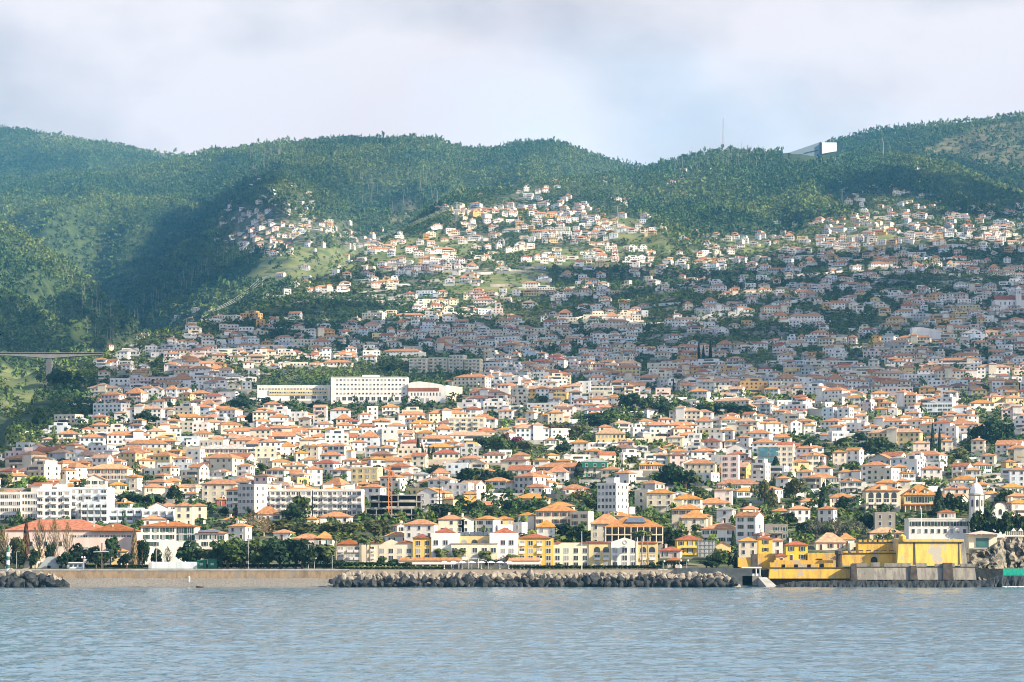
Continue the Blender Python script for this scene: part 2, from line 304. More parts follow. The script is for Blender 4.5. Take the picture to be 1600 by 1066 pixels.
def inpoly(px, r, poly):
    px = np.asarray(px); r = np.asarray(r); ins = np.zeros(px.shape, bool); n = len(poly)
    for k in range(n):
        x0, y0 = poly[k]; x1, y1 = poly[(k + 1) % n]
        if y0 == y1: continue
        ins ^= ((y0 > r) != (y1 > r)) & (px < (x1 - x0) * (r - y0) / (y1 - y0) + x0)
    return ins
DENS = [  # built-up density, one digit per 50 px column, one line per 25 px row from row 270 down
 '00000002200000001102030000001000', '00000000230000016323020000454000', '00000005530002789752000002346424', '00000006866003788988600025648876',
 '00000007753764454574035788789888', '00000000000688766767757857657676', '00000000034688764344554656766567', '00000000444355777664335555455677',
 '00000000000034544356243466556788', '00000465234665445566565465567887', '00004899866788878777667567887778', '00058999776787898879885688888888',
 '00067886664000788888888888888888', '00046766000000799988788888888888', '00056776665555589998344448888888', '00025899999999965434689888888887',
 '01447999999999854446888888886884', '02259999999999636667888888846755', '26899999999999457665788888677666', '66777777777777555555666666666555', '23444444444444444444444444444443']
DENS = np.array([[int(c) for c in s.ljust(32, '0')[:32]] for s in DENS])
def dens(px, r):
    fx = np.clip((np.asarray(px) - 25) / 50, 0, 31); fy = np.clip((np.asarray(r) - 282.5) / 25, 0, 20)
    i = np.minimum(np.floor(fx).astype(int), 30); j = np.minimum(np.floor(fy).astype(int), 19); a = fx - i; b = fy - j
    d = (DENS[j, i] * (1 - a) + DENS[j, i + 1] * a) * (1 - b) + (DENS[j + 1, i] * (1 - a) + DENS[j + 1, i + 1] * a) * b
    return np.where(np.asarray(r) < 262, 0, d) / 9
MEADOW = [[(950, 335), (1000, 340), (1045, 375), (1050, 400), (1000, 390), (960, 370)], [(1300, 345), (1390, 340), (1400, 375), (1320, 395)], 
          [(380, 440), (420, 395), (560, 385), (550, 420), (470, 445)], [(1130, 370), (1200, 370), (1195, 395), (1140, 392)], [(570, 385), (700, 360), (780, 370), (700, 420), (600, 440)], [(0, 575), (75, 590), (40, 640), (0, 640)], [(820, 385), (990, 385), (960, 420), (830, 420)],
          [(690, 420), (860, 425), (860, 460), (700, 460)]]
BARE = [[(1440, 235), (1520, 200), (1600, 185), (1640, 200), (1640, 275), (1560, 265), (1500, 245)], [(50, 200), (130, 212), (140, 225), (60, 222)], [(225, 232), (325, 240), (320, 252), (250, 250)], [(-60, 640), (-60, 610), (8, 628), (12, 640)], [(730, 492), (860, 486), (900, 500), (740, 508)], [(610, 310), (660, 312), (640, 345), (600, 350)]]
GPX = CX + F * GX / GY
meadow = np.zeros(GX.shape); bare = np.zeros(GX.shape)
WPX = GPX + (fbm(GX / 45, GY / 90, 3) - .5) * 60; WR = GR + (fbm(GX / 60 + 9, GY / 110, 3) - .5) * 26
for q in MEADOW: meadow = np.maximum(meadow, inpoly(WPX, WR, q))
for q in BARE: bare = np.maximum(bare, inpoly(GPX + (WPX - GPX) * .4, GR + (WR - GR) * .4, q))
bare = np.where(GY > 1500, bare, 0)
town = np.where(GL == 0, dens(GPX, GR), dens(GPX, GR) * .8)
def ground_mat():
    m = bpy.data.materials.new('hillside_ground'); m.use_nodes = True; t = m.node_tree; n = t.nodes; b = n['Principled BSDF']; b.inputs['Roughness'].default_value = .95; b.inputs['Specular IOR Level'].default_value = .1
    g = n.new('ShaderNodeNewGeometry'); at = n.new('ShaderNodeAttribute'); at.attribute_name = 'cover'; sp = n.new('ShaderNodeSeparateColor'); t.links.new(at.outputs['Color'], sp.inputs[0])
    def noise(sc, a, b_, p0=.35, p1=.65, d=5):
        no = n.new('ShaderNodeTexNoise'); no.inputs['Scale'].default_value = sc; no.inputs['Detail'].default_value = d; t.links.new(g.outputs['Position'], no.inputs[0])
        r = n.new('ShaderNodeValToRGB'); r.color_ramp.elements[0].position = p0; r.color_ramp.elements[1].position = p1; r.color_ramp.elements[0].color = (*a, 1); r.color_ramp.elements[1].color = (*b_, 1)
        t.links.new(no.outputs[0], r.inputs[0]); return r.outputs[0]
    def mixc(f, a, b_):
        x = n.new('ShaderNodeMix'); x.data_type = 'RGBA'; t.links.new(f, x.inputs['Factor']); t.links.new(a, x.inputs[6]); t.links.new(b_, x.inputs[7]); return x.outputs[2]
    scrub = noise(.05, (.022, .038, .018), (.06, .085, .03)); grass = noise(.03, (.085, .12, .042), (.19, .20, .08)); soil = noise(.04, (.08, .085, .042), (.165, .15, .08)); twn = noise(.11, (.05, .07, .03), (.27, .24, .18), .46, .68)
    c = mixc(sp.outputs[0], scrub, twn); c = mixc(sp.outputs[1], c, grass); c = mixc(sp.outputs[2], c, soil)
    t.links.new(c, b.inputs['Base Color']); return m
V = np.stack([GX, GY, GZ], -1).reshape(-1, 3)
idx = np.arange(NU * NY).reshape(NU, NY); Q = np.stack([idx[:-1, :-1], idx[1:, :-1], idx[1:, 1:], idx[:-1, 1:]], -1).reshape(-1, 4)
def grid_mesh(name, V, Q, m):
    me = bpy.data.meshes.new(name); me.vertices.add(len(V)); me.vertices.foreach_set('co', V.astype(np.float32).ravel())
    me.loops.add(Q.size); me.loops.foreach_set('vertex_index', Q.astype(np.int32).ravel()); me.polygons.add(len(Q)); me.polygons.foreach_set('loop_start', np.arange(0, Q.size, 4, dtype=np.int32))
    me.materials.append(m); me.polygons.foreach_set('use_smooth', np.ones(len(Q), bool)); me.update(calc_edges=True); return me
me = grid_mesh('hills', V, Q, ground_mat())
a = me.attributes.new('cover', 'FLOAT_COLOR', 'POINT'); c = np.ones((NU * NY, 4), np.float32)
c[:, 0] = np.clip(town * 1.5, 0, 1).ravel(); c[:, 1] = meadow.ravel(); c[:, 2] = bare.ravel(); a.data.foreach_set('color', c.ravel())
tag(link('hills', me), 'green hillside rising from the waterfront to the wooded skyline', 'hills', kind='structure')

# ---------------------------------------------------------------- sea, beach, sea wall
def water_mat():
    m = bpy.data.materials.new('sea_water'); m.use_nodes = True; t = m.node_tree; n = t.nodes; b = n['Principled BSDF']
    b.inputs['Base Color'].default_value = (.085, .18, .245, 1); b.inputs['Roughness'].default_value = .11; b.inputs['IOR'].default_value = 1.333
    g = n.new('ShaderNodeNewGeometry'); hs = []
    for sc, st, d in (((.55, .30, 1), .5, 4), ((2.6, .9, 1), .5, 5)):
        mp = n.new('ShaderNodeMapping'); mp.inputs['Scale'].default_value = sc; no = n.new('ShaderNodeTexNoise'); no.inputs['Scale'].default_value = 1; no.inputs['Detail'].default_value = d
        t.links.new(g.outputs['Position'], mp.inputs[0]); t.links.new(mp.outputs[0], no.inputs[0]); hs.append(no.outputs[0])
    ad = n.new('ShaderNodeMath'); ad.operation = 'MULTIPLY_ADD'; ad.inputs[1].default_value = .35; t.links.new(hs[1], ad.inputs[0]); t.links.new(hs[0], ad.inputs[2])
    bp = n.new('ShaderNodeBump'); bp.inputs['Strength'].default_value = .75; bp.inputs['Distance'].default_value = .4; t.links.new(ad.outputs[0], bp.inputs['Height']); t.links.new(bp.outputs[0], b.inputs['Normal'])
    return m
wu = np.linspace(-.40, .40, 960); wy = 50 * (1006 / 50) ** np.linspace(0, 1, 1150)
wx = wu[:, None] * wy[None, :]; wyy = np.broadcast_to(wy[None, :], wx.shape)
wz = (fbm(wx / 2.6 + 50, wyy / 1.5 + 9, 3) - .5) * .42 + (fbm(wx / 5 + wyy / 14, wyy / 3.2, 3) - .5) * .40 + (fbm(wx / 30 + 4, wyy / 14, 2) - .5) * .5
V = np.stack([wx, wyy, wz], -1).reshape(-1, 3); idx = np.arange(wx.size).reshape(wx.shape); Q = np.stack([idx[:-1, :-1], idx[1:, :-1], idx[1:, 1:], idx[:-1, 1:]], -1).reshape(-1, 4)
WATER = water_mat()
tag(link('sea', grid_mesh('sea', V, Q, WATER)), 'rippled grey-blue sea in front of the town', 'sea', kind='structure')
mb = MB(); mb.face([(-9000, -6000, -.62), (9000, -6000, -.62), (9000, 1004, -.62), (-9000, 1004, -.62)])
tag(mb.build('open_water', WATER), 'open sea around the bay', 'sea', kind='structure')
def hp(px, r, Y): return ((px - CX) * Y / F, H + (R0 - r) * Y / F)          # x and z of a photo point at depth Y
M['pebble'] = mat('pebbles', (.27, .255, .225), .95, .3, 2.2, bump=.6); M['seawall'] = weathered('sea_wall_stone', (.27, .205, .135), (.15, .115, .08), (.20, .18, .15), .12, .55); M['wetsand'] = mat('wet_pebbles', (.09, .10, .10), .5, .3, 1.5)
# beach: strip sloping from the wall foot into the water
bx = np.linspace(-420, -58, 180); by = np.array([990, 994.5, 997.5, 1000, 1004, 1008.4]); bz = np.array([-1.6, -.6, .12, .75, 1.9, 3.0])
BX, BY = np.meshgrid(bx, by, indexing='ij'); BZ = np.broadcast_to(bz, BX.shape) + (fbm(BX / 3, BY / 3, 3) - .5) * .5
BY = BY + (fbm(BX / 25, 0 * BX + .5, 2) - .5) * 5 * (BY < 1006)
idx = np.arange(BX.size).reshape(BX.shape); Q = np.stack([idx[:-1, :-1], idx[1:, :-1], idx[1:, 1:], idx[:-1, 1:]], -1).reshape(-1, 4)
bm_ = grid_mesh('beach', np.stack([BX, BY, BZ], -1).reshape(-1, 3), Q, M['pebble']); bm_.materials.append(M['wetsand'])
bm_.polygons.foreach_set('material_index', np.tile(np.array([1, 1, 0, 0, 0], np.int32), len(bx) - 1))
tag(link('beach', bm_), 'grey pebble beach below the brown sea wall', 'beach', kind='structure')
mb = MB(); mb.mesh8([(-420, 1008, 1), (-58, 1008, 1), (-58, 1012, 1), (-420, 1012, 1), (-420, 1009.2, 5.7), (-58, 1009.2, 5.7), (-58, 1012, 5.7), (-420, 1012, 5.7)], 0); mb.box(-420, -58, 1009, 1010, 5.7, 6.25, 1)
tag(mb.build('sea_wall', [M['seawall'], M['conc']]), 'long brown stone sea wall behind the pebble beach', 'sea wall')
mb = MB(); mb.box(-57.7, 58.2, 1007, 1012, -2, 6.05, 0); mb.box(58.2, 85, 1006, 1012, -2, 6.6, 1)
mb.box(85, 300, 1009.5, 1012, -2, 6.2, 2)
tag(mb.build('promenade_wall', [mat('parapet_stone', (.40, .345, .27), .9, .14, .4, bump=.2, col2=(.28, .24, .19)), mat('slate_wall', (.10, .12, .13), .9, .2, .4), M['wet']]), 'pale stone parapet behind the breakwater boulders', 'wall')
# ---------------------------------------------------------------- clouds that shade parts of the hillside, and the haze
SHADE = [  # areas the unseen clouds are placed to shade, in photo coordinates
 [(400, 512), (560, 506), (760, 505), (880, 498), (900, 430), (960, 415), (1100, 432), (1190, 425), (1230, 395), (1330, 400), (1420, 378), (1500, 388), (1660, 384), (1700, 600), (1600, 622), (1400, 626), (1200, 616), (1000, 628), (900, 634), (760, 588), (725, 556), (560, 552), (395, 556), (375, 600), (365, 640), (330, 636), (220, 650), (170, 700), (120, 735), (-60, 760), (-80, 700), (20, 655), (60, 606), (130, 585), (260, 585), (400, 592)],
 [(338, 312), (308, 325), (282, 342), (255, 368), (212, 404), (176, 438), (130, 480), (112, 505), (150, 545), (200, 540), (235, 498), (268, 478), (296, 450), (306, 425), (294, 402), (290, 385), (300, 362), (318, 352), (340, 335)], [(-60, 470), (0, 474), (45, 486), (80, 516), (118, 556), (0, 556), (-60, 556)],  # both added to imitate terrain shadow in the left valley
 [(1285, 335), (1300, 298), (1360, 275), (1430, 268), (1500, 280), (1600, 312), (1700, 350), (1700, 372), (1560, 352), (1500, 342), (1440, 322), (1400, 300), (1340, 306)]]
ZC = 1980.0
sx = np.arange(-1450, 1560, 35.0); sy = np.arange(1120, 7300, 44.0); SX, SY = np.meshgrid(sx, sy, indexing='ij')
SX = SX + rng.uniform(-13, 13, SX.shape); SY = SY + rng.uniform(-16, 16, SX.shape)
SZ = gz(SX, SY); SP = CX + F * SX / SY; SR = R0 - (SZ - H) * F / SY
wob = (fbm(SX / 60, SY / 60, 3) - .5) * 46; wob2 = (fbm(SX / 60 + 40, SY / 60, 3) - .5) * 30
lay, vis = gl(SX, SY)
icov = []
def ico():
    import bmesh
    b = bmesh.new(); bmesh.ops.create_icosphere(b, subdivisions=1, radius=1); v = np.array([q.co[:] for q in b.verts]); f = np.array([[q.index for q in k.verts] for k in b.faces]); b.free(); return v, f
IV, IF = ico()
cm = bpy.data.materials.new('cloud'); cm.use_nodes = True; b = cm.node_tree.nodes['Principled BSDF']; b.inputs['Base Color'].default_value = (.9, .9, .9, 1); b.inputs['Roughness'].default_value = 1; b.inputs['Specular IOR Level'].default_value = 0
tp = cm.node_tree.nodes.new('ShaderNodeBsdfTransparent'); ms = cm.node_tree.nodes.new('ShaderNodeMixShader'); ms.inputs[0].default_value = .69
cm.node_tree.links.new(tp.outputs[0], ms.inputs[1]); cm.node_tree.links.new(b.outputs[0], ms.inputs[2]); cm.node_tree.links.new(ms.outputs[0], cm.node_tree.nodes['Material Output'].inputs[0])
cd = cm.copy(); cd.name = 'valley_shade_cloud'; cd.node_tree.nodes['Mix Shader'].inputs[0].default_value = .86  # denser unseen puffs, added only to darken the left valley
for k, poly in enumerate(SHADE):
    sel = inpoly(SP + wob * (1 if k == 0 else .35), SR + wob2 * (1 if k == 0 else .35), poly) & ((lay == 0) if k == 0 else (lay == 1) if k == 3 else (lay > 2))
    sel &= (fbm(SX / 70 + 7, SY / 90, 3) > .455 if k == 0 else True)
    P = np.stack([SX[sel], SY[sel], SZ[sel]], -1); t = (ZC - P[:, 2]) / LZ; C = P + t[:, None] * np.array([LX, LY, LZ])
    rr = rng.uniform(28, 46, len(C)); C[:, 2] += rng.uniform(-14, 40, len(C))
    VV = C[:, None, :] + IV[None] * rr[:, None, None] * np.array([1.1, 1.1, .6]) * rng.uniform(.85, 1.15, (len(C), len(IV), 1))
    n = len(IV); FF = (IF[None] + (np.arange(len(C)) * n)[:, None, None]).reshape(-1, 3)
    me = bpy.data.meshes.new('cloud'); me.from_pydata(VV.reshape(-1, 3).tolist(), [], FF.tolist()); me.materials.append(cm if k in (0, 3) else cd)
    tag(link('cloud', me), 'unseen cloud placed to shade the hillside and valley', 'cloud', kind='structure')
HZ = (-5000, 5000, -2500, 10100, -3, 1560)
mb = MB(); mb.box(*HZ)
hm = bpy.data.materials.new('haze'); hm.use_nodes = True; t = hm.node_tree; t.nodes.remove(t.nodes['Principled BSDF'])
pv = t.nodes.new('ShaderNodeVolumePrincipled'); pv.inputs['Color'].default_value = (.16, .57, 1.0, 1); pv.inputs['Density'].default_value = 4.0e-5; pv.inputs['Anisotropy'].default_value = 0.1
t.links.new(pv.outputs[0], t.nodes['Material Output'].inputs['Volume'])
tag(mb.build('haze', hm), kind='stuff', label='thin blue haze between the sea and the far ridges', cat='haze')

# ---------------------------------------------------------------- woods on the hills (uncountable: stuff)
def clump(k, n, seed, shape='round'):
    """n leaf-clump quads on a unit tree: crown between z=.2 and 1, radius about .5"""
    g = np.random.default_rng(seed); out = []
    nb = 6 if shape == 'round' else 5
    blobs = []
    for b in range(nb):
        if shape == 'round': blobs.append((g.uniform(-.26, .26), g.uniform(-.26, .26), g.uniform(.42, .82), g.uniform(.2, .3), g.uniform(.16, .24)))
        elif shape == 'tall': blobs.append((g.uniform(-.16, .16), g.uniform(-.16, .16), .3 + .6 * b / nb + g.uniform(-.05, .05), g.uniform(.15, .26) * (1.15 - .5 * b / nb), .13))
        else: blobs.append((g.uniform(-.06, .06), g.uniform(-.06, .06), .2 + .75 * b / nb, .42 * (1.05 - b / nb), .12))
    q = 1.25 * k
    for i in range(n):
        c = blobs[i % nb]; d = g.normal(size=3); d /= np.linalg.norm(d); d[2] = abs(d[2]) * 1.0 - .2 * (g.random() < .2)
        p = np.array([c[0] + d[0] * c[3], c[1] + d[1] * c[3], c[2] + d[2] * c[4]])
        nrm = d + g.normal(size=3) * .42 + (0, 0, .35); nrm /= np.linalg.norm(nrm)
        a = np.cross(nrm, g.normal(size=3)); a /= np.linalg.norm(a); bb = np.cross(nrm, a); s = q * g.uniform(.7, 1.3)
        out += [p + s * (-a - bb * .7), p + s * (a * .8 - bb), p + s * (a + bb * .8), p + s * (-a * .7 + bb)]
    return np.array(out)
def wood(name, X, Y, Z, hgt, wid, protos, tints, m, label, cat):
    n = len(X); pi_ = rng.integers(0, len(protos), n); VS = []; CS = []
    for k, pr in enumerate(protos):
        s = np.where(pi_ == k)[0]
        if not len(s): continue
        th = rng.uniform(0, 2 * pi, len(s)); c, sn = np.cos(th), np.sin(th)
        x = (pr[None, :, 0] * c[:, None] - pr[None, :, 1] * sn[:, None]) * wid[s, None] + X[s, None]
        y = (pr[None, :, 0] * sn[:, None] + pr[None, :, 1] * c[:, None]) * wid[s, None] + Y[s, None]
        z = pr[None, :, 2] * hgt[s, None] + Z[s, None]
        VS.append(np.stack([x, y, z], -1).reshape(-1, 3)); CS.append(np.repeat(tints[s], len(pr) // 4, axis=0))
    me = quads_mesh(name, np.concatenate(VS), m, np.concatenate(CS)); return tag(link(name, me), label, cat, kind='stuff')
FOREST_M = leafmat('forest_leaves', (.12, .172, .064), (.065, .105, .042), tint=True, rand=0, trans=.2, scale=.02)
def scatter(step, y0, y1, test):
    """points roughly evenly spread over the ground seen from the bay"""
    out = []; Y = y0
    while Y < y1:
        hw = .215 * Y; n = int(2 * hw / step); x = -hw + (np.arange(n) + rng.uniform(-.45, .45, n)) * step; out.append(np.stack([x, Y + rng.uniform(-.5, .5, n) * step], -1)); Y += step
    p = np.concatenate(out); X, Yv = p[:, 0], p[:, 1]; Z = gz(X, Yv); px = CX + F * X / Yv; r = R0 - (Z - H) * F / Yv
    l, v = gl(X, Yv); k = test(px, r, l, v, X, Yv) & v
    return X[k], Yv[k], Z[k], px[k], r[k], l[k]
def any_in(polys, px, r):
    o = np.zeros(px.shape, bool)
    for q in polys: o |= inpoly(px, r, q)
    return o
PR_FAR = [clump(.10, 20, s, 'round') for s in range(4)] + [clump(.09, 18, s, 'tall') for s in range(3)] + [clump(.08, 18, 9, 'cone')]
PR_MID = [clump(.075, 34, s + 20, 'round') for s in range(5)] + [clump(.07, 28, s + 30, 'tall') for s in range(2)]
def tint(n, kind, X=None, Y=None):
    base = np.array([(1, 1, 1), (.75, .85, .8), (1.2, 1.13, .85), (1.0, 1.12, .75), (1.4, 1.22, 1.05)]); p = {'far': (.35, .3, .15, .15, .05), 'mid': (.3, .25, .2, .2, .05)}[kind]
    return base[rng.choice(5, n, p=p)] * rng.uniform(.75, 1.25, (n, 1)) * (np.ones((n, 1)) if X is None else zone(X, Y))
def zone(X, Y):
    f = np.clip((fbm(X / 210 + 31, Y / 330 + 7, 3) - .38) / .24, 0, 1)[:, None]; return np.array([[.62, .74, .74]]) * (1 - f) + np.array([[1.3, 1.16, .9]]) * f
def far_test(px, r, l, v, X, Y):
    d = np.where(any_in(MEADOW, px, r), .12, np.where(any_in(BARE, px, r), .3, 1.0)) * np.clip(1 - dens(px, r) * 1.6, 0, 1)
    d = d * (.75 + .5 * (fbm(X / 90, Y / 130, 3) > .40))
    d = np.where((px > 1222) & (px < 1314) & (r > 226) & (r < 256), 0, d)
    return (l > 0) & (rng.random(px.shape) < d)
X, Y, Z, px, r, l = scatter(9.6, 2500, 9400, far_test)
hg = rng.uniform(8, 15, len(X)); wd = rng.uniform(7.5, 12, len(X))
top = r - GRM[np.clip(np.round((X / Y + .30) / .60 * (NU - 1)), 0, NU - 1).astype(int), -1]; tall = (top < 14) & (fbm(X / 70, Y / 70, 2) > .46) & (rng.random(len(X)) < .25) & (l != 4); hg = np.where(tall, hg * rng.uniform(1.2, 1.75, len(X)), hg * rng.lognormal(-.12, .25, len(X))); wd = np.where(tall, wd * .7, wd * rng.lognormal(0, .2, len(X)))
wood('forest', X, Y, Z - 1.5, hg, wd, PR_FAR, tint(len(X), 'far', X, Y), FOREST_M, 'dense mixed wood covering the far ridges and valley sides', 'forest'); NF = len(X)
# pale bare trunks standing in the wood on the central ridge and along the left spur crest
tk = MB(); gk = random.Random(17)
for (n, poly) in ((80, [(560, 258), (730, 250), (740, 290), (690, 325), (640, 335), (560, 320)]), (60, [(185, 505), (205, 520), (345, 428), (400, 398), (392, 386), (335, 408), (280, 440)]), (25, [(90, 430), (180, 440), (180, 540), (130, 520)]), (50, [(1040, 250), (1200, 236), (1200, 262), (1060, 275)]), (40, [(380, 250), (440, 232), (440, 262), (390, 275)])):
    c_ = 0
    while c_ < n:
        px = gk.uniform(80, 1200); r = gk.uniform(230, 545)
        if not inpoly(np.array([px]), np.array([r]), poly)[0]: continue
        X, Y = ray(px, r); z = float(gz(np.array([X]), np.array([Y]))[0]); h_ = gk.uniform(12, 27); dx = gk.uniform(-1.5, 1.5); tk.tube([(X, Y, z - 2), (X + dx * .5, Y, z + h_ * .5), (X + dx, Y, z + h_)], [.38, .3, .1], 4)
        for k in range(4): zz = z + h_ * gk.uniform(.45, .95); a = gk.uniform(0, 6.3); l = gk.uniform(1.5, 4); tk.tube([(X + dx * .6, Y, zz), (X + dx * .6 + l * cos(a), Y + l * sin(a), zz + l * .8)], [.2, .05], 3)
        c_ += 1
tag(tk.build('bare_trunks', M['deadwood']), 'pale bare trunks standing among the woods on the upper ridges', 'dead trees', kind='stuff')
print('forest trees', NF)
# ---------------------------------------------------------------- labels that single things out
LMARK = [('pink waterfront hall', 105, 822), ('sloping concrete bunker', 75, 880), ('bluish apartment slab', 140, 795), ('green-shuttered mansion', 268, 838), ('grey apartment block', 382, 775), ('long apartment block', 490, 785),
         ("hotel's cream wing", 560, 866), ("hotel's twin towers", 740, 850), ("hotel's pointed gable", 976, 862), ('orange tower crane', 608, 765), ('layered pine tree', 687, 780), ('white modern block', 945, 785), ('dark loggia building', 990, 835),
         ('scaffolded house', 1104, 856), ('yellow fort house', 1245, 862), ('giant cypress', 1287, 785), ('two-storey arcade', 1378, 782), ('two-dormer villa', 1438, 778), ('domed white tower', 1525, 778), ('long white convent', 1466, 822),
         ('green-verandah villa', 930, 735), ('blue glass building', 1210, 715), ('yellow arcaded mansion', 955, 682), ('cypress pair', 1462, 692), ('white school complex', 560, 607), ('cream terraced flats', 690, 572), ('arcaded long house', 230, 702),
         ('stepped cream flats', 730, 667), ('grey viaduct', 75, 560), ('white hillside church', 1580, 468), ('blank white hall', 1448, 523), ('curved retaining wall', 1290, 645), ('yellow flat-roofed block', 565, 742), ('glass cliff house', 1535, 845)]
NTH = ['nearest', 'second nearest', 'third nearest', 'fourth nearest', 'fifth nearest', 'sixth nearest', 'seventh nearest', 'eighth nearest', 'ninth nearest', 'tenth nearest', 'eleventh nearest', 'twelfth nearest', 'thirteenth nearest', 'fourteenth nearest', 'fifteenth nearest', 'sixteenth nearest', 'seventeenth nearest']
QUEUE = []
def later(o, desc, px, r): QUEUE.append((o, desc, px, r))
def flush_labels():
    grp = {}
    for (o, desc, px, r) in QUEUE:
        lm = min(LMARK, key=lambda q: math.hypot(q[1] - px, (q[2] - r) * 1.4)); dx, dy = px - lm[1], r - lm[2]
        h = 'left' if dx < 0 else 'right'; v = 'up' if dy < 0 else 'down'
        if abs(dx) > 2 * abs(dy): d = h + ' of'
        elif abs(dy) > 2 * abs(dx): d = 'above' if dy < 0 else 'below'
        else: d = v + ' ' + h + ' of'
        grp.setdefault((desc, d, lm[0]), []).append((math.hypot(dx, dy), o))
    for (desc, d, lm), q in grp.items():
        q.sort(key=lambda t: t[0])
        for k, (_, o) in enumerate(q):
            o['label'] = '%s, %s%s the %s' % (desc, (NTH[min(k, 16)] + ' ') if len(q) > 1 else '', d, lm)

# ---------------------------------------------------------------- windows (shared meshes)
_W = {}
def win(w=1.1, h=1.5, style='plain'):
    k = (w, h, style)
    if k in _W: return _W[k]
    mb = MB(); a, b = w / 2, h / 2; f = .1
    if style == 'arch':
        n = 7; arc = [(a * cos(pi * j / n), b - a + a * sin(pi * j / n)) for j in range(n + 1)]
        mb.poly([(-a, -b), (a, -b)] + arc, -.05, .2, 0)
    else: mb.box(-a, a, -.04, .2, -b, b, 0)
    mb.box(-a - f, a + f, -.12, .15, -b - .14, -b, 1)
    if style != 'arch':
        mb.box(-a - f, -a, -.09, .15, -b, b, 1); mb.box(a, a + f, -.09, .15, -b, b, 1); mb.box(-a - f, a + f, -.09, .15, b, b + f, 1)
        if w > 1.3: mb.box(-.05, .05, -.08, .1, -b, b, 1)
    if style in ('shutter', 'brown'):
        sw = w * .48
        for s in (-1, 1): mb.box(min(s * (a + f), s * (a + f + sw)), max(s * (a + f), s * (a + f + sw)), -.1, .1, -b, b, 2)
    if style == 'loggia': mb.box(-a - f, a + f, -.5, .1, -b - .1, -b + .85, 1)
    _W[k] = mb.me('window', [M['glass'], M['frame'], M['brown'] if style == 'brown' else M['shutter']]); return _W[k]
def door_mesh():
    if 'door' not in _W:
        mb = MB(); mb.box(-.5, .5, -.06, .2, 0, 2.1, 0); mb.box(-.62, -.5, -.1, .2, 0, 2.2, 1); mb.box(.5, .62, -.1, .2, 0, 2.2, 1); mb.box(-.62, .62, -.1, .2, 2.1, 2.25, 1); _W['door'] = mb.me('door', [M['door'], M['frame']])
    return _W['door']
def chim_mesh():
    if 'ch' not in _W:
        mb = MB(); mb.box(-.4, .4, -.3, .3, -1.2, 1.1, 0); mb.box(-.5, .5, -.4, .4, 1.1, 1.25, 0); mb.box(-.32, .32, -.22, .22, 1.25, 1.45, 1); _W['ch'] = mb.me('chimney', [WM['w'], RM_['o']])
    return _W['ch']
ST = 2.8
WCOL = {k: v[0] for k, v in WALLC.items()}
RCOL = {k: v[0] for k, v in ROOFC.items()}
NUMW = {1: 'one', 2: 'two', 3: 'three', 4: 'four', 5: 'five'}
def house_geo(wb, rb, w, d, st, roof, mw=0, mr=0, g=random):
    """walls into wb, roof into rb; local frame, front at y=0 facing -y"""
    h = st * ST; kind = roof[0]
    wb.box(0 - w / 2, w / 2, 0, d, -4, h, mw, skip=(0,) if kind != 'f' else (0,))
    o = .45
    if kind in 'hd': rb.hip(-w / 2 - o, w / 2 + o, -o, d + o, h, min(w, d) * .22, mr)
    elif kind == 'p': rb.hip(-w / 2 - o, w / 2 + o, -o, d + o, h, min(w, d) * .42, mr)
    elif kind == 'g': rb.gable(-w / 2, w / 2, 0, d, h, w * .24, mr, None, 'y'); wb.face([(-w / 2, 0, h), (w / 2, 0, h), (0, 0, h + w * .24)], mw); wb.face([(w / 2, d, h), (-w / 2, d, h), (0, d, h + w * .24)], mw)
    elif kind == 'x': rb.gable(-w / 2, w / 2, 0, d, h, d * .25, mr, None, 'x'); wb.face([(-w / 2, d, h), (-w / 2, 0, h), (-w / 2, d / 2, h + d * .25)], mw); wb.face([(w / 2, 0, h), (w / 2, d, h), (w / 2, d / 2, h + d * .25)], mw)
    else:
        rb.box(-w / 2 + .2, w / 2 - .2, .2, d - .2, h, h + .05, mr)
        for q in ((-w / 2, w / 2, -.02, .2), (-w / 2, w / 2, d - .2, d + .02), (-w / 2 - .02, -w / 2 + .2, .2, d - .2), (w / 2 - .2, w / 2 + .02, .2, d - .2)): wb.box(*q, h - .02, h + .75, mw)
    return h
def rot(x, y, a): return x * cos(a) - y * sin(a), x * sin(a) + y * cos(a)
PLACED = []                                        # (X, Y, w) of everything built by hand, so that the infill keeps clear
def solve(px, eave, st):
    r = eave + st * ST * F / 1500
    for _ in range(4): X, Y = ray(px, r); r = eave + st * ST * F / Y
    return X, Y
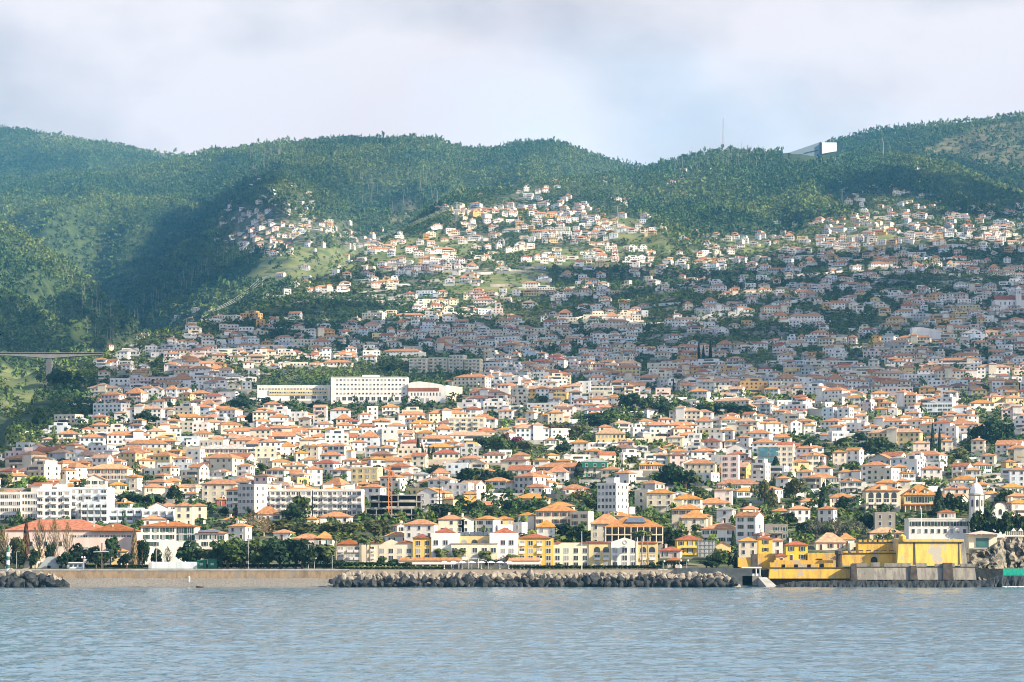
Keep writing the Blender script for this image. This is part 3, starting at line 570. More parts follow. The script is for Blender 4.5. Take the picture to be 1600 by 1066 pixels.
def house(px, eave, wpx, st, roof='ho', wall='w', yaw=None, g=None, XY=None, name='house'):
    g = g or random.Random(int(px * 13 + eave * 7))
    if len(roof) == 1: roof += 'o' if roof != 'f' else 'f'
    if XY is None: X, Y = solve(px, eave, st); z = H + (R0 - eave) * Y / F - st * ST
    else: X, Y, z = XY
    if yaw is None: yaw = g.choice((-1, 1)) * g.uniform(3, 22)
    a = R(yaw); vis = wpx * Y / F
    w = vis / (cos(a) + .75 * abs(sin(a))) if abs(yaw) > 2 else vis
    d = max(6.5, min(w * .78, 11)); w = max(w, 4)
    t = thing(name, (X, Y, z), None, 'house', 'houses of the hillside town', a)
    wb, rb = MB(), MB(); h = house_geo(wb, rb, w, d, st, roof, g=g)
    wb.build('wall', WM[wall], t); ro = rb.build('roof', RM_[roof[1]], t)
    if roof[0] in 'hpxg' and g.random() < .55: link('chimney', chim_mesh(), ro, (g.uniform(-.28, .28) * w, d * g.uniform(.35, .75), h + min(w, d) * .2))
    style = g.choice(('plain', 'plain', 'plain', 'shutter', 'brown' if wall in 'cyp' else 'shutter'))
    ww, wh = g.choice(((1.1, 1.4), (1.2, 1.5), (1.0, 1.5))); pitch = g.uniform(2.5, 3.3)
    n = max(1, int((w - .8) / pitch)); dr = g.randrange(n)
    for k in range(st):
        for i in range(n):
            if g.random() < .07: continue
            x = (i + .5) * w / n - w / 2
            if k == 0 and i == dr: link('door', door_mesh(), t, (x, 0, .05)); continue
            link('window', win(ww, wh, style), t, (x, 0, k * ST + 1.55))
    sd = 1 if a < 0 else -1                        # side that shows from the bay
    m = max(1, int(d / 3.6))
    for k in range(st):
        for i in range(m):
            if abs(yaw) > 4 and g.random() < .8: link('window', win(ww, wh, 'plain'), t, (sd * w / 2, (i + .5) * d / m, k * ST + 1.55), sd * pi / 2)
    if st >= 2 and g.random() < .3 and w > 7:      # balcony across the middle
        b = MB(); bw = w * .3; z0 = ST - .02; b.box(-bw, bw, -1.2, 0, z0 - .15, z0, 0)
        for i in range(int(bw * 4)): x = -bw + .1 + i * .5; b.box(x, x + .06, -1.2, -1.14, z0, z0 + .9, 1)
        b.box(-bw, bw, -1.22, -1.12, z0 + .9, z0 + .98, 1); b.build('balcony', [M['conc'], M['rail']], t)
    if w > 9.5 and st >= 2 and g.random() < .5:    # lower wing
        s = g.choice((-1, 1)); v, r2 = MB(), MB(); x0 = s * w / 2; x1 = x0 + s * w * .35; xa, xb = min(x0, x1), max(x0, x1)
        v.box(xa, xb, d * .15, d * .8, -4, (st - 1) * ST, 0, skip=(0,)); r2.hip(xa - .3, xb + .3, d * .15 - .3, d * .8 + .3, (st - 1) * ST, w * .07) if roof[0] != 'f' else r2.box(xa - .1, xb + .1, d * .15 - .1, d * .8 + .1, (st - 1) * ST, (st - 1) * ST + .3)
        v.build('wing', WM[wall], t); r2.build('wing_roof', RM_[roof[1]], t)
    if roof[0] == 'd':
        v = MB(); dw = 1.5 if w < 12 else 2.0; zc = h + .2; v.box(-dw / 2, dw / 2, .4, 2.8, zc, zc + 1.5, 0); v.gable(-dw / 2, dw / 2, .4, 3.4, zc + 1.5, .7, 1, 0, 'y', o=.15, t=.1)
        dm = v.build('dormer', [WM['w'], RM_[roof[1]]], ro); link('window', win(.8, 1.0, 'plain'), dm, (0, .4, zc + .75))
    rw = {'f': 'flat roof', 'g': '%s gable roof', 'x': '%s gable roof', 'p': '%s pyramid roof', 'd': '%s dormered roof'}.get(roof[0], '%s hip roof')
    if '%' in rw: rw = rw % RCOL[roof[1]]
    later(t, '%s %s-storey house with %s' % (WCOL[wall], NUMW[st], rw), px, eave + st * ST * F / Y / 2)
    PLACED.append((X, Y + d / 2, w)); return t
HOUSES = """
25 744 38 2 h c 8|83 752 20 1 h w|117 752 22 1 h w|110 759 24 1 h w|148 750 34 2 g w 0|185 758 30 2 h c|100 763 24 1 h o|192 787 28 1 d w|150 851 17 1 h c|186 862 26 2 h y 4|197 839 20 2 h p
42 850 18 1 h c|48 876 20 1 hn c 0|45 857 24 2 f c|240 812 40 1 h w|360 813 38 1 h w|370 823 34 2 h w|271 848 24 1 h c|228 864 32 1 ht c|325 862 16 2 h c
247 793 34 2 gt w|265 791 30 2 h w|287 791 28 3 h c 0|312 791 26 2 h c|350 781 26 1 d d|242 762 38 2 h c|208 746 16 3 h c|265 753 40 1 h c|284 762 28 2 h c|298 772 20 1 h w|318 774 16 1 f w|342 757 58 3 h c -6|330 774 30 1 h w|385 746 34 1 h w
419 804 40 1 p w 3|523 808 50 1 h w -4|488 811 16 1 h c 0|440 833 30 1 h w|480 842 44 1 h p 0|507 842 28 1 p w 0|462 741 46 1 h c 0|569 757 28 1 h c
668 770 38 3 g w -14|715 757 42 3 f w -18|702 758 18 1 h w|774 752 42 2 h w -20|735 772 22 2 h o|775 773 46 1 f w|757 790 46 1 h w|705 812 40 3 h c 0|728 812 24 3 g w 0|757 812 38 3 h w -24|790 812 30 2 h o
655 820 52 3 h w -8|628 822 18 2 g w|622 838 42 1 h w|757 831 36 1 ht w|790 823 28 2 f w|853 824 30 2 p w -6|808 819 18 2 fg w|822 806 28 2 h w|868 799 66 3 h c -5|880 791 46 1 h c|905 802 36 3 f c|962 807 48 1 d w|946 819 50 3 p c -8
952 783 48 2 f w -28|833 762 44 2 h w -25|830 779 56 1 h c|900 764 44 1 h c|868 757 26 1 h c|905 772 34 1 h c|1031 771 46 3 h c -10|1002 768 26 3 f c|1073 780 48 2 h w -8|1130 766 30 3 d w -8|1155 757 70 1 h w 0|1168 768 40 1 h w|1115 787 52 1 h p 0|1072 796 50 3 h c -10|1085 810 42 2 p c -8|1132 797 30 2 hg w|1175 796 34 1 h c
1122 827 64 2 h w -20|1165 807 44 4 x w -32|1078 844 42 2 hr Y 3|1130 853 24 2 g y 0|1047 861 36 1 hr p|1053 876 22 1 hr w|1169 846 30 3 h c -3|1196 842 22 3 hr Y 0|1195 836 20 2 hn n|1222 748 24 2 h w|1280 747 56 1 h w 0|1330 753 38 2 d w -6|1265 784 30 1 h w|1250 796 34 2 h w|1220 799 28 1 h c|1290 796 30 2 h w -20|1318 778 46 2 h c|1213 822 36 2 f s 0|1383 803 32 3 f s 0|1215 845 14 2 h w 0
1298 848 46 1 pt c 0|1323 843 24 1 p w 0|1336 852 16 1 f c 0|1385 833 52 1 ht c 0|1440 833 30 1 hr w 0|1464 832 22 1 h c 0|1482 825 20 2 ht w 0|1407 766 24 3 f c 0|1495 764 40 2 d c -5|1510 750 44 1 h c|1530 758 30 1 h c|1585 762 40 2 h c|1574 770 28 1 h c|1592 776 36 2 h c|1597 787 40 2 h p|1551 772 26 2 h c|1412 752 22 2 h c|1385 755 40 2 h w
230 694 66 2 h w 0|168 733 68 3 ht c -6|282 725 84 2 f b -8|350 702 74 2 hf c 0|330 690 44 3 f c -12|262 690 30 2 h c|255 684 24 2 h c|318 678 36 2 h c|300 652 42 2 h w|330 652 34 1 h w|355 641 36 2 h w -24|380 652 22 1 h w|285 650 26 2 h w|362 664 40 2 h c|335 660 36 2 h c|247 627 22 3 h w -8|215 657 18 2 h c|300 700 34 2 f c|272 705 26 2 h y|230 720 30 2 h c|217 731 28 1 h c|205 745 22 2 h w|240 734 40 1 f w
425 632 28 2 h c 0|408 640 20 2 h c|438 638 20 1 h c|412 658 28 2 h w|436 652 32 2 h w|462 668 28 1 h w|466 645 26 2 f w|480 648 30 1 h w|502 660 30 2 f w|507 663 26 2 h w|530 640 20 2 h w|572 648 22 2 h w|595 658 30 2 h c|557 672 24 2 h w|540 665 32 2 h w|450 698 24 2 p w|472 708 22 2 h c|488 698 22 3 h c|525 697 36 4 h w -22|540 710 24 2 p w|415 700 34 3 f c|580 700 22 2 h w|592 718 30 2 h w|460 728 38 2 d c 0|430 735 34 2 h w|492 733 28 3 h w|530 735 30 2 h w|560 726 22 2 hn w|412 718 26 2 f c|440 722 36 2 h c|485 719 30 2 h w|516 670 20 3 h w
610 636 26 2 h w 0|645 655 30 2 h w|660 662 44 2 h w|636 682 22 2 h w|612 690 20 2 h w|705 692 24 2 h w -10|688 699 44 2 h w 0|735 717 38 2 h w -15|605 700 26 2 h w|662 677 34 2 h c|715 640 20 2 h w|712 650 22 1 h w|740 640 28 2 hr w|755 652 30 2 h w|790 642 24 2 h w|765 655 22 2 h w|785 672 26 2 h w -20|790 705 22 2 f w|635 742 22 2 h w|658 742 24 2 hg w|690 740 30 2 p w
873 608 22 3 h y 0|866 625 18 1 h w|862 630 18 1 hf y|840 637 18 2 h w|828 645 18 2 h w|868 645 26 3 h c -6|856 650 26 2 h c|815 656 20 2 h c|815 668 36 1 h c|920 634 28 2 h w|947 637 48 1 h c|958 622 22 2 p w -20|860 688 20 2 h w|905 692 32 2 h w -10|925 705 28 1 h c|865 712 24 1 h c|845 720 26 2 h w -6|880 721 26 2 h c -8|870 738 34 2 p w -12|815 712 30 2 h c|1018 727 38 2 d c 0|978 691 26 2 d p -5|968 702 22 1 h c|1020 640 22 2 h w
913 597 20 3 f w -8|940 605 36 3 f c|1011 659 30 1 h w|1024 665 46 2 h b -14|1023 684 34 1 f c 0|1055 684 26 2 ht c|1047 698 24 1 h c|1062 706 30 2 h c|1026 704 26 2 g w -20|1100 659 28 2 p w -8|1085 679 22 2 f w|1145 656 42 2 h w|1135 673 24 2 h w|1160 684 26 2 h w -25|1108 691 42 2 hr p|1122 713 24 3 f g -8|1142 690 24 2 h w|1150 702 26 2 h c|1093 725 54 3 h c -10|1140 713 30 5 f p -12|1165 727 18 2 f g|1190 650 22 2 h w|1195 662 22 2 h w|1090 612 36 2 h w
1205 608 26 2 h w|1226 627 26 2 f w|1247 644 26 2 f w|1222 652 26 2 gg w|1210 662 28 3 h w|1245 660 20 3 g w|1265 665 20 2 h w|1306 667 24 2 h w -16|1290 680 22 1 h w|1310 676 24 2 f w|1335 622 38 2 h w -14|1375 615 30 2 h w|1305 622 30 2 f c -30|1325 655 22 2 h w|1345 650 22 2 h w|1330 637 30 2 h c|1375 640 26 2 h c|1395 640 16 2 f w|1222 684 30 2 h w|1250 722 28 2 h y 0|1270 712 22 3 d w -8|1312 707 22 3 h c -4|1332 704 28 3 x w -30|1258 738 30 2 h w|1285 732 30 2 h w|1322 738 26 2 h w|1275 700 26 1 h w
1465 631 50 3 f b -8|1440 633 30 2 h w|1485 613 24 2 h w -22|1535 630 38 2 h w 0|1542 622 20 2 h y|1560 620 26 2 h y|1585 622 30 2 h y|1530 610 26 2 h y|1578 632 22 1 h c|1520 650 20 2 h w|1420 653 34 2 h w|1425 646 28 2 h w|1413 665 22 2 h w|1428 675 30 2 h w|1485 668 22 4 f w -20|1450 654 24 2 h p|1440 693 26 2 ht p 0|1480 690 20 2 h c|1420 740 24 2 d w|1406 730 22 3 h c 0|1456 733 34 2 h w -5|1520 735 28 2 h w -10|1535 727 34 2 h w|1590 735 26 3 h b -5|1500 728 26 1 h o|1580 722 20 2 h o"""
for ln in HOUSES.strip().split('\n'):
    for it in ln.split('|'):
        q = it.split(); wl = q[5] if q[5] in WM else 'g'
        house(float(q[0]), float(q[1]), float(q[2]), int(q[3]), q[4], wl, float(q[6]) if len(q) > 6 else None)
NHAND = len(PLACED)
# ---------------------------------------------------------------- apartment blocks
def apt(px0, px1, top, st, cols, wall, label, yaw=0, style='plain', balc=False, roof=None, name='apartment_block', depth=12, ww=1.5, wh=1.4, cat='apartment block', XY=None, tower=0):
    pc = (px0 + px1) / 2; X, Y = solve(pc, top, st) if XY is None else XY; z = H + (R0 - top) * Y / F - st * ST
    a = R(yaw); w = (px1 - px0) * Y / F / max(.3, cos(a) + (depth * abs(sin(a))) / ((px1 - px0) * Y / F))
    t = thing(name, (X, Y, z), label, cat, None, a); h = st * ST
    b = MB(); b.box(-w / 2, w / 2, 0, depth, -5, h, 0, skip=(0,)); b.build('wall', WM[wall], t)
    b = MB(); b.box(-w / 2 - .15, w / 2 + .15, -.15, .3, h - .15, h + .7, 0); b.box(-w / 2 - .15, w / 2 + .15, depth - .3, depth + .15, h - .15, h + .7, 0); b.box(-w / 2 - .15, -w / 2 + .3, .3, depth - .3, h - .15, h + .7, 0); b.box(w / 2 - .3, w / 2 + .15, .3, depth - .3, h - .15, h + .7, 0); b.box(-w / 2 + .3, w / 2 - .3, .3, depth - .3, h, h + .1, 1)
    rf = b.build('parapet', [WM[wall], M['conc']], t)
    for k in range(tower):
        b = MB(); x = w * ((k + .5) / tower - .5) * .9; b.box(x - 2, x + 2, depth * .3, depth * .7, h + .12, h + 3.0, 0); b.box(x - 2.2, x + 2.2, depth * .3 - .2, depth * .7 + .2, h + 3.0, h + 3.2, 1); b.build('stair_tower', [WM[wall], M['conc']], t)
    if roof:
        for (u0, u1, hh) in roof: b = MB(); b.hip(-w / 2 + w * u0, -w / 2 + w * u1, .5, depth - .5, h + .15, hh); b.build('roof', RM_['o'], t)
    nb = 0
    for k in range(st):
        for i in range(cols):
            x = (i + .5) * w / cols - w / 2; bal = balc and (i % 2 == 0 or balc == 2)
            if nb < 96: link('window', win(ww if not bal else w / cols * .62, wh if not bal else 2.0, 'plain'), t, (x, 0, k * ST + (1.6 if not bal else 1.25))); nb += 1
            if bal:
                kk = ('balc', round(w / cols, 2), wall)
                if kk not in _W:
                    c = MB(); bw = w / cols * .46; c.box(-bw, bw, -1.3, 0, -.12, .05, 0); c.box(-bw, bw, -1.35, -1.22, -.12, .95, 0); c.box(-bw, -bw + .12, -1.22, 0, -.12, 2.6 if balc == 2 else .95, 0); c.box(bw - .12, bw, -1.22, 0, -.12, 2.6 if balc == 2 else .95, 0); _W[kk] = c.me('balcony', [WM[wall]])
                link('balcony', _W[kk], t, (x, 0, k * ST + .12))
    sd = 1 if a < 0 else -1
    if abs(yaw) > 4:
        for k in range(st):
            for i in range(3):
                if nb < 99: link('window', win(1.1, 1.3, 'plain'), t, (sd * w / 2, (i + .5) * depth / 3, k * ST + 1.6), sd * pi / 2); nb += 1
    PLACED.append((X, Y + depth / 2, w)); return t
apt(-6, 32, 772, 4, 6, 'w', 'white apartment block at the left edge with orange roof', 0, roof=[(.1, .9, 2)])
apt(31, 72, 771, 4, 8, 'w', 'white apartment block with paired small windows behind the pink hall', -8, ww=.9, tower=1)
apt(56, 112, 767, 5, 5, 'w', 'white stepped apartment block with a stair tower behind the pink hall', 6, balc=True, tower=2, depth=14)
apt(106, 170, 764, 5, 5, 'b', 'bluish white apartment slab with recessed balconies, tallest behind the pink hall', -4, balc=True, depth=14)
apt(127, 168, 787, 3, 4, 'b', 'pale blue low balcony wing in front of the bluish apartment slab', 0, balc=2, depth=6)
apt(171, 222, 796, 2, 4, 'b', 'long low bluish balcony block right of the apartment slab', 0, balc=2, depth=7)
apt(222, 272, 798, 2, 4, 'b', 'low white-blue balcony block behind the green-shuttered mansion', 0, balc=2, depth=7)
apt(363, 406, 759, 5, 4, 'g', 'grey five-storey apartment block beside the long balconied block', -26, depth=14)
apt(405, 488, 767, 4, 10, 'w', 'left half of the long white balconied apartment block', -3, balc=True, roof=[(.08, .34, 1.8), (.5, .97, 1.8)], tower=2)
apt(488, 566, 767, 4, 10, 'w', 'right half of the long white balconied apartment block', -3, balc=True, roof=[(.12, .66, 1.8)], tower=2)
apt(545, 593, 732, 3, 4, 'y', 'yellow flat-roofed block with white windows above the construction shell', -10)
apt(926, 970, 757, 5, 5, 'w', 'white modern cubic block standing tall above the cream houses', -28, ww=1.1, tower=1)
apt(1182, 1241, 698, 5, 6, 'c', None, -6)
apt(700, 758, 654, 4, 6, 'c', 'cream stepped flats with long balconies above the white villa', -4, balc=True)
for o in COL.objects:
    if o.get('category') == 'apartment block' and not o.get('label'): o['label'] = 'flats with blue glass front panels above the crowded orange roofs'; BLUEFLAT = o
bg_ = mat('blue_glass', (.09, .26, .33), .2, .2, .3, spec=.6)
for (u0, u1) in ((-.5, -.22), (-.20, .08)):
    for k in range(5):
        b = MB(); w_ = 17.5; b.box(w_ * u0, w_ * u1, -.5, -.28, k * ST + .5, k * ST + 2.7); b.build('glass_panel', bg_, BLUEFLAT)
for k, (p0, p1, tp_, st_) in enumerate(((637, 668, 561, 4), (668, 700, 560, 4), (700, 726, 556, 5), (724, 752, 562, 4))):
    apt(p0, p1, tp_, st_, 4, 'c', '%s of the cream terraced flats on the shaded mid slope' % ('leftmost', 'second from left', 'tallest', 'rightmost')[k], (-12, -8, -14, -10)[k], balc=True, cat='apartment block')
# individual trees: column, base row, top row, width (px of the photo), kind, leaf
TREES = """85 606 573 26 broad dark|68 604 577 22 broad mid|100 606 576 24 broad dark|120 608 584 26 broad dark|462 888 842 44 broad dark|506 887 848 34 broad dark|376 889 842 42 broad mid|346 889 848 32 broad dark|160 889 858 32 broad dark|198 889 862 26 broad dark|8 888 858 26 broad olive|55 888 856 22 broad dark|102 889 862 28 broad dark|700 886 866 18 palm palm|800 887 862 20 palm palm|640 888 866 20 palm palm|41 850 813 13 cyp brown|62 868 815 26 bare tan|85 872 815 24 bare tan|106 852 820 19 bare tan|27 870 833 24 broad olive|6 862 826 22 bare tan|30 888 860 24 broad dark|80 876 845 18 broad dark|121 886 848 42 broad dark|150 889 852 30 broad dark|173 864 834 36 broad dark|210 884 826 11 cyp tan|222 880 838 24 broad dark|245 882 856 22 broad dark|262 880 856 16 bare olive|296 886 843 48 broad dark|320 886 853 24 palm palm|356 889 838 60 broad mid|382 889 846 34 broad dark|338 866 846 18 broad dark
404 889 848 40 broad mid|438 890 836 60 broad dark|472 890 838 50 broad dark|420 889 850 34 broad dark|492 887 852 24 broad dark|510 886 846 26 palm palm|412 838 810 42 bare tan|440 834 811 48 broad olive|480 838 812 50 broad olive|520 838 813 40 broad olive|550 838 814 42 broad olive|585 842 808 44 broad olive|396 830 800 34 bare tan|470 812 771 40 broad mid|457 815 785 34 broad dark|420 802 776 38 broad dark|566 818 800 26 broad dark|578 816 803 18 broad dark
525 889 833 13 palm palm|564 889 838 13 palm palm|573 889 840 13 palm palm|578 889 836 12 palm palm|591 889 838 12 palm palm|690 886 853 21 palm palm|717 884 853 20 palm palm|758 886 857 20 palm palm|993 889 828 13 palm palm|1003 889 826 13 palm palm|1012 889 828 13 palm palm|616 889 872 20 broad dark|597 889 868 16 broad mid|770 886 872 26 broad dark|786 884 868 14 bare brown|874 889 880 14 broad dark|1015 889 879 18 broad dark|530 889 874 20 broad dark|548 889 878 22 broad dark
687 816 746 38 pine blue|690 813 784 52 broad dark|712 792 780 26 broad mid|662 795 785 14 broad mid|742 803 784 44 broad dark|768 806 789 30 broad mid|795 805 778 26 broad dark|735 760 728 46 broad dark|760 767 734 42 broad dark|785 763 731 40 broad dark|747 766 744 22 bare brown|880 846 815 42 broad dark|905 846 820 44 broad dark|812 800 778 40 broad dark|838 792 778 30 broad olive|905 784 766 24 broad tan
1050 764 721 46 broad dark|1071 767 730 38 broad dark|1034 762 735 30 broad dark|1087 766 738 20 palm palm|1092 780 760 22 broad olive|1060 776 760 32 broad olive|1040 859 822 36 broad dark|1060 858 826 34 broad dark|1088 834 816 16 palm palm|1146 864 831 10 cyp cyp|1121 884 856 38 broad mid|1104 890 874 36 broad dark|1138 882 860 18 broad dark|1150 885 862 14 cyp cyp|1105 795 775 20 broad dark|1147 806 786 16 palm palm
1287 813 755 19 cyp cyp|1243 784 744 38 broad olive|1194 792 748 26 broad olive|1206 800 762 20 broad olive|1209 778 744 5 cyp cyp|1320 802 774 34 broad dark|1308 812 788 20 palm palm|1352 832 798 40 broad dark|1276 843 814 40 bare grey|1306 844 811 44 bare grey|1336 844 815 40 bare grey|1258 840 815 34 broad dark|1235 824 798 24 broad dark|1253 812 792 6 cyp cyp|1380 802 785 16 broad dark|1392 800 788 14 broad dark|1330 842 822 40 broad dark|1290 842 822 40 broad dark
1467 809 763 20 cyp cyp|1484 802 769 28 broad dark|1501 806 773 32 broad dark|1530 840 795 30 broad dark|1548 842 788 36 broad dark|1572 842 798 30 broad dark|1590 838 800 34 broad dark|1607 838 806 30 broad dark|1458 812 790 18 broad dark|1418 825 806 22 broad mid
376 808 794 24 broad red|205 792 769 46 broad dark|238 792 771 42 broad dark|271 786 755 20 broad dark|279 784 764 20 broad dark|311 806 791 18 broad dark|351 806 792 18 broad dark|391 810 792 16 broad dark|58 764 741 34 broad lime|29 766 751 22 broad lime|225 758 742 16 broad dark|376 760 746 16 broad mid|10 762 735 20 palm olive
1457 716 663 8 cyp cyp|1468 716 668 6 cyp cyp|1514 697 667 7 cyp cyp|1370 714 679 38 broad mid|1392 717 688 34 broad mid|1350 712 690 22 broad dark|1552 702 650 48 broad dark|1530 700 660 30 broad dark|1573 694 658 30 broad dark|1498 722 700 36 broad olive|1520 706 688 32 broad mid|1240 692 678 34 broad lime|1268 702 683 26 broad mid|1320 700 682 30 broad mid|1343 694 674 26 broad dark|1292 722 706 20 broad dark|1335 740 720 20 broad dark|1368 742 724 24 broad dark|1212 742 714 16 cyp cyp
985 642 611 38 broad dark|1005 644 618 32 broad mid|1032 652 617 34 broad dark|1052 658 622 30 broad mid|1066 652 624 36 broad mid|1090 650 629 40 broad dark|1116 652 631 42 broad dark|1140 653 626 42 broad dark|1166 654 631 38 broad dark|893 692 652 20 pine blue|926 670 643 52 broad dark|950 668 640 42 broad mid|905 692 660 34 broad olive|868 680 662 42 broad brown|842 678 658 42 broad olive|757 707 680 38 broad dark|776 714 676 34 broad mid|790 702 674 18 broad brown|792 718 694 26 broad mid|653 717 684 7 cyp cyp|659 717 694 6 cyp cyp|670 717 697 6 cyp cyp|677 717 698 8 cyp cyp|808 698 680 18 broad red|818 708 686 28 broad olive|880 712 685 24 broad dark|960 720 695 26 broad mid|990 732 712 26 broad olive|905 752 722 18 cyp blue
610 680 665 18 broad dark|545 716 700 18 broad mid|450 708 696 24 broad mid|496 682 670 26 broad lime|520 648 638 20 broad dark|516 650 640 16 broad lime|465 684 674 12 broad dark|495 640 626 40 broad dark|418 636 620 24 broad dark|352 730 718 18 broad mid|383 716 700 22 broad dark|375 642 612 34 broad dark|230 664 640 40 broad dark|258 640 626 24 broad dark|270 664 645 16 palm olive|291 648 632 9 palm olive|1092 566 536 5 cyp cyp|1099 566 540 5 cyp cyp|1110 566 534 6 cyp cyp|615 586 566 26 broad dark|640 640 630 18 broad dark|1250 625 608 16 broad dark|1268 640 612 14 palm palm|680 745 725 30 broad mid|612 752 738 18 broad mid|590 742 725 18 broad mid"""
TPOS = []
for ln in TREES.strip().split('\n'):
    for it in ln.split('|'):
        q = it.split(); rb = float(q[1])
        if rb < 845: X, Y = ray(float(q[0]), rb); TPOS.append((X, Y, max(float(q[3]) * Y / F, 5)))
# ---------------------------------------------------------------- infill houses, row by row along the contours
g = random.Random(11); CAND = []
Y = 1135.0
ROOFP = ['ho'] * 12 + ['hr', 'hv', 'xo', 'xv', 'go', 'hn', 'ht', 'ht', 'xt', 'hg', 'po'] + ['ff'] * 10; WALLP = 'w' * 13 + 'c' * 8 + 'ppyogbbg'
while Y < 6100:
    sp = 22.5 + Y * .0016; X = -.21 * Y + g.uniform(0, 12)
    while X < .225 * Y:
        w = (7.4 + 7.2 * g.random() ** 1.3) * (1 if Y < 2100 else .95); w = w * g.uniform(1.5, 2.6) if g.random() < (.12 if Y > 1500 else .04) else w
        x = X + w / 2; y = Y + g.uniform(-6, 6); X += w + g.choice((.8, 1.5, 2.5, 4, 7))
        z = float(gz(np.array([x]), np.array([y]))[0]); px = CX + F * x / y; r = R0 - (z - H) * F / y
        if r > 806 or not (-110 < px < 1790): continue
        l, v = gl(np.array([x]), np.array([y]))
        if not v[0]: continue
        dd = float(dens(px, r)) * (1.0 if l[0] == 0 else 1.5)
        if g.random() > ((dd ** .75 * 1.05 if px < 700 else dd ** 1.1 * .86) if r > 640 else dd ** 1.3 * ((.50 if r < 450 else .66) + .3 * min(1, max(0, (r - 540) / 100)))): continue
        if any(abs(x - a) < (w + c) * .5 and -13 < y - b < 11 for a, b, c in PLACED): continue
        if r > 565 and any(abs(x - a) < (w + c) * .40 and -42 < y - b < 0 for a, b, c in PLACED): continue
        if any(abs(x - a) < w * .42 + c * .40 and -30 < y - b < 6 for a, b, c in TPOS): continue
        if 398 < px < 722 and 578 < r < 656: continue
        if 636 < px < 752 and 553 < r < 596: continue
        CAND.append((x, y, z, px, r, w if l[0] == 0 else min(w, 12)))
    Y += sp
NIND = 300 - NHAND
IND = set(id(q) for q in sorted([q for q in CAND if -5 < q[3] < 1605], key=lambda q: q[1] - q[5] * 15)[:max(NIND, 0)])
print('houses by hand', NHAND, 'infill', len(CAND), 'individual infill', len(IND))
HM = [WM[k] for k in 'wcpyogb'] + [RM_[k] for k in 'ortngfv'] + [M['glass'], M['shutter'], M['conc']]
HMI = {k: i for i, k in enumerate('wcpyogb')}; HRI = {k: i + 7 for i, k in enumerate('ortngfv')}
far = MB()
for q in CAND:
    x, y, z, px, r, w = q; st = (g.choice((1, 2, 2, 2, 2, 3)) if y < 2200 else g.choice((1, 1, 2, 2, 2))) if w < 16 else g.choice((2, 2, 3) if y < 2300 else (1, 2, 2)); roof = g.choice(ROOFP) if w < 16 else g.choice(('ho', 'ho', 'ho', 'ht', 'ff', 'ff')); wall = g.choice(WALLP)
    yaw = (float(fbm(np.array([x / 220]), np.array([y / 220]), 2)[0]) - .5) * 90 - 6 + g.uniform(-9, 9)
    if id(q) in IND:
        house(px, r - st * ST * F / y, w * F / y * 1.1, min(st, 3), roof, wall, max(-32, min(32, yaw)), g=random.Random(int(x * 31 + y)), XY=(x, y, z + .6)); continue
    a = R(yaw); d = max(6.5, min(w * .8, 11)); s = MB(); zb = z + .8
    h = house_geo(s, s, w, d, st, roof, HMI[wall], HRI[roof[1]], g)
    if w > 15 and roof[0] == 'h' and g.random() < .6: xw = g.uniform(-.3, .3) * w; s.box(xw - 3, xw + 3, -.8, d, -4, h + 2.2, HMI[g.choice('wc')], skip=(0,)); s.hip(xw - 3.4, xw + 3.4, -1.2, d + .3, h + 2.2, 1.6, HRI[roof[1]])
    n = max(1, int(w / 2.9)); gm = 14 if g.random() < .75 else 15
    for k in range(st):
        for i in range(n):
            if g.random() < .12: continue
            xx = (i + .5) * w / n - w / 2; ww = g.uniform(.5, .75); z0 = k * ST + g.uniform(.7, 1.0); s.box(xx - ww, xx + ww, -.07, .1, z0, k * ST + 2.2, gm, skip=(0, 1, 4))
        sd = 1 if a < 0 else -1
        for i in range(2):
            yy = (i + .5) * d / 2; x0, x1 = (w / 2 - .1, w / 2 + .07) if sd > 0 else (-w / 2 - .07, -w / 2 + .1); s.box(x0, x1, yy - .55, yy + .55, k * ST + .9, k * ST + 2.3, gm, skip=(0, 1))
    if g.random() < .3:                            # shaded loggia across part of one floor
        k = g.randrange(st); b0 = g.uniform(-.45, -.05) * w; s.box(b0, b0 + w * g.uniform(.35, .55), -.09, .1, k * ST + .95, k * ST + 2.4, 14, skip=(0, 1)); s.box(b0 - .2, b0 + w * .5, -.9, -.1, k * ST - .1, k * ST + .9, HMI[wall])
    if g.random() < .4: b0 = g.uniform(-.3, .1) * w; s.box(b0, b0 + w * .4, -1.3, -.02, ST - .15, ST + .85, HMI[wall])
    if g.random() < .3 and st > 1 and roof[0] == 'f':   # set-back upper storey
        s.box(-w * .28, w * .32, d * .25, d, st * ST + .06, (st + 1) * ST, HMI[wall], skip=(0,)); s.box(-w * .1, w * .2, d * .25 - .07, d * .25 + .1, st * ST + .5, st * ST + 2.3, 14, skip=(0, 1))
    if g.random() < .5 and roof[0] != 'f': cxx = g.uniform(-.3, .3) * w; s.box(cxx - .4, cxx + .4, d * .5, d * .5 + .7, h, h + min(w, d) * .22 + 1.2, HMI['w'])
    if g.random() < .45 and w > 9:                # lower wing or garage terrace
        sg = g.choice((-1, 1)); xa, xb = sorted((sg * w / 2, sg * (w / 2 + w * .35))); s.box(xa, xb, -1.5, d * .7, -4, ST * max(1, st - 1), HMI[wall], skip=(0,)); s.hip(xa - .3, xb + .3, -1.8, d * .7 + .3, ST * max(1, st - 1), 1.3, HRI[roof[1]])
    if g.random() < .5 and r > 400: s.box(-w * .7, w * .7, -4.5, -4.2, -4, g.uniform(.2, 1.4), 16 if g.random() < .6 else HMI[wall], skip=(0,))
    i0 = len(far.v); ca, sa = cos(a), sin(a)
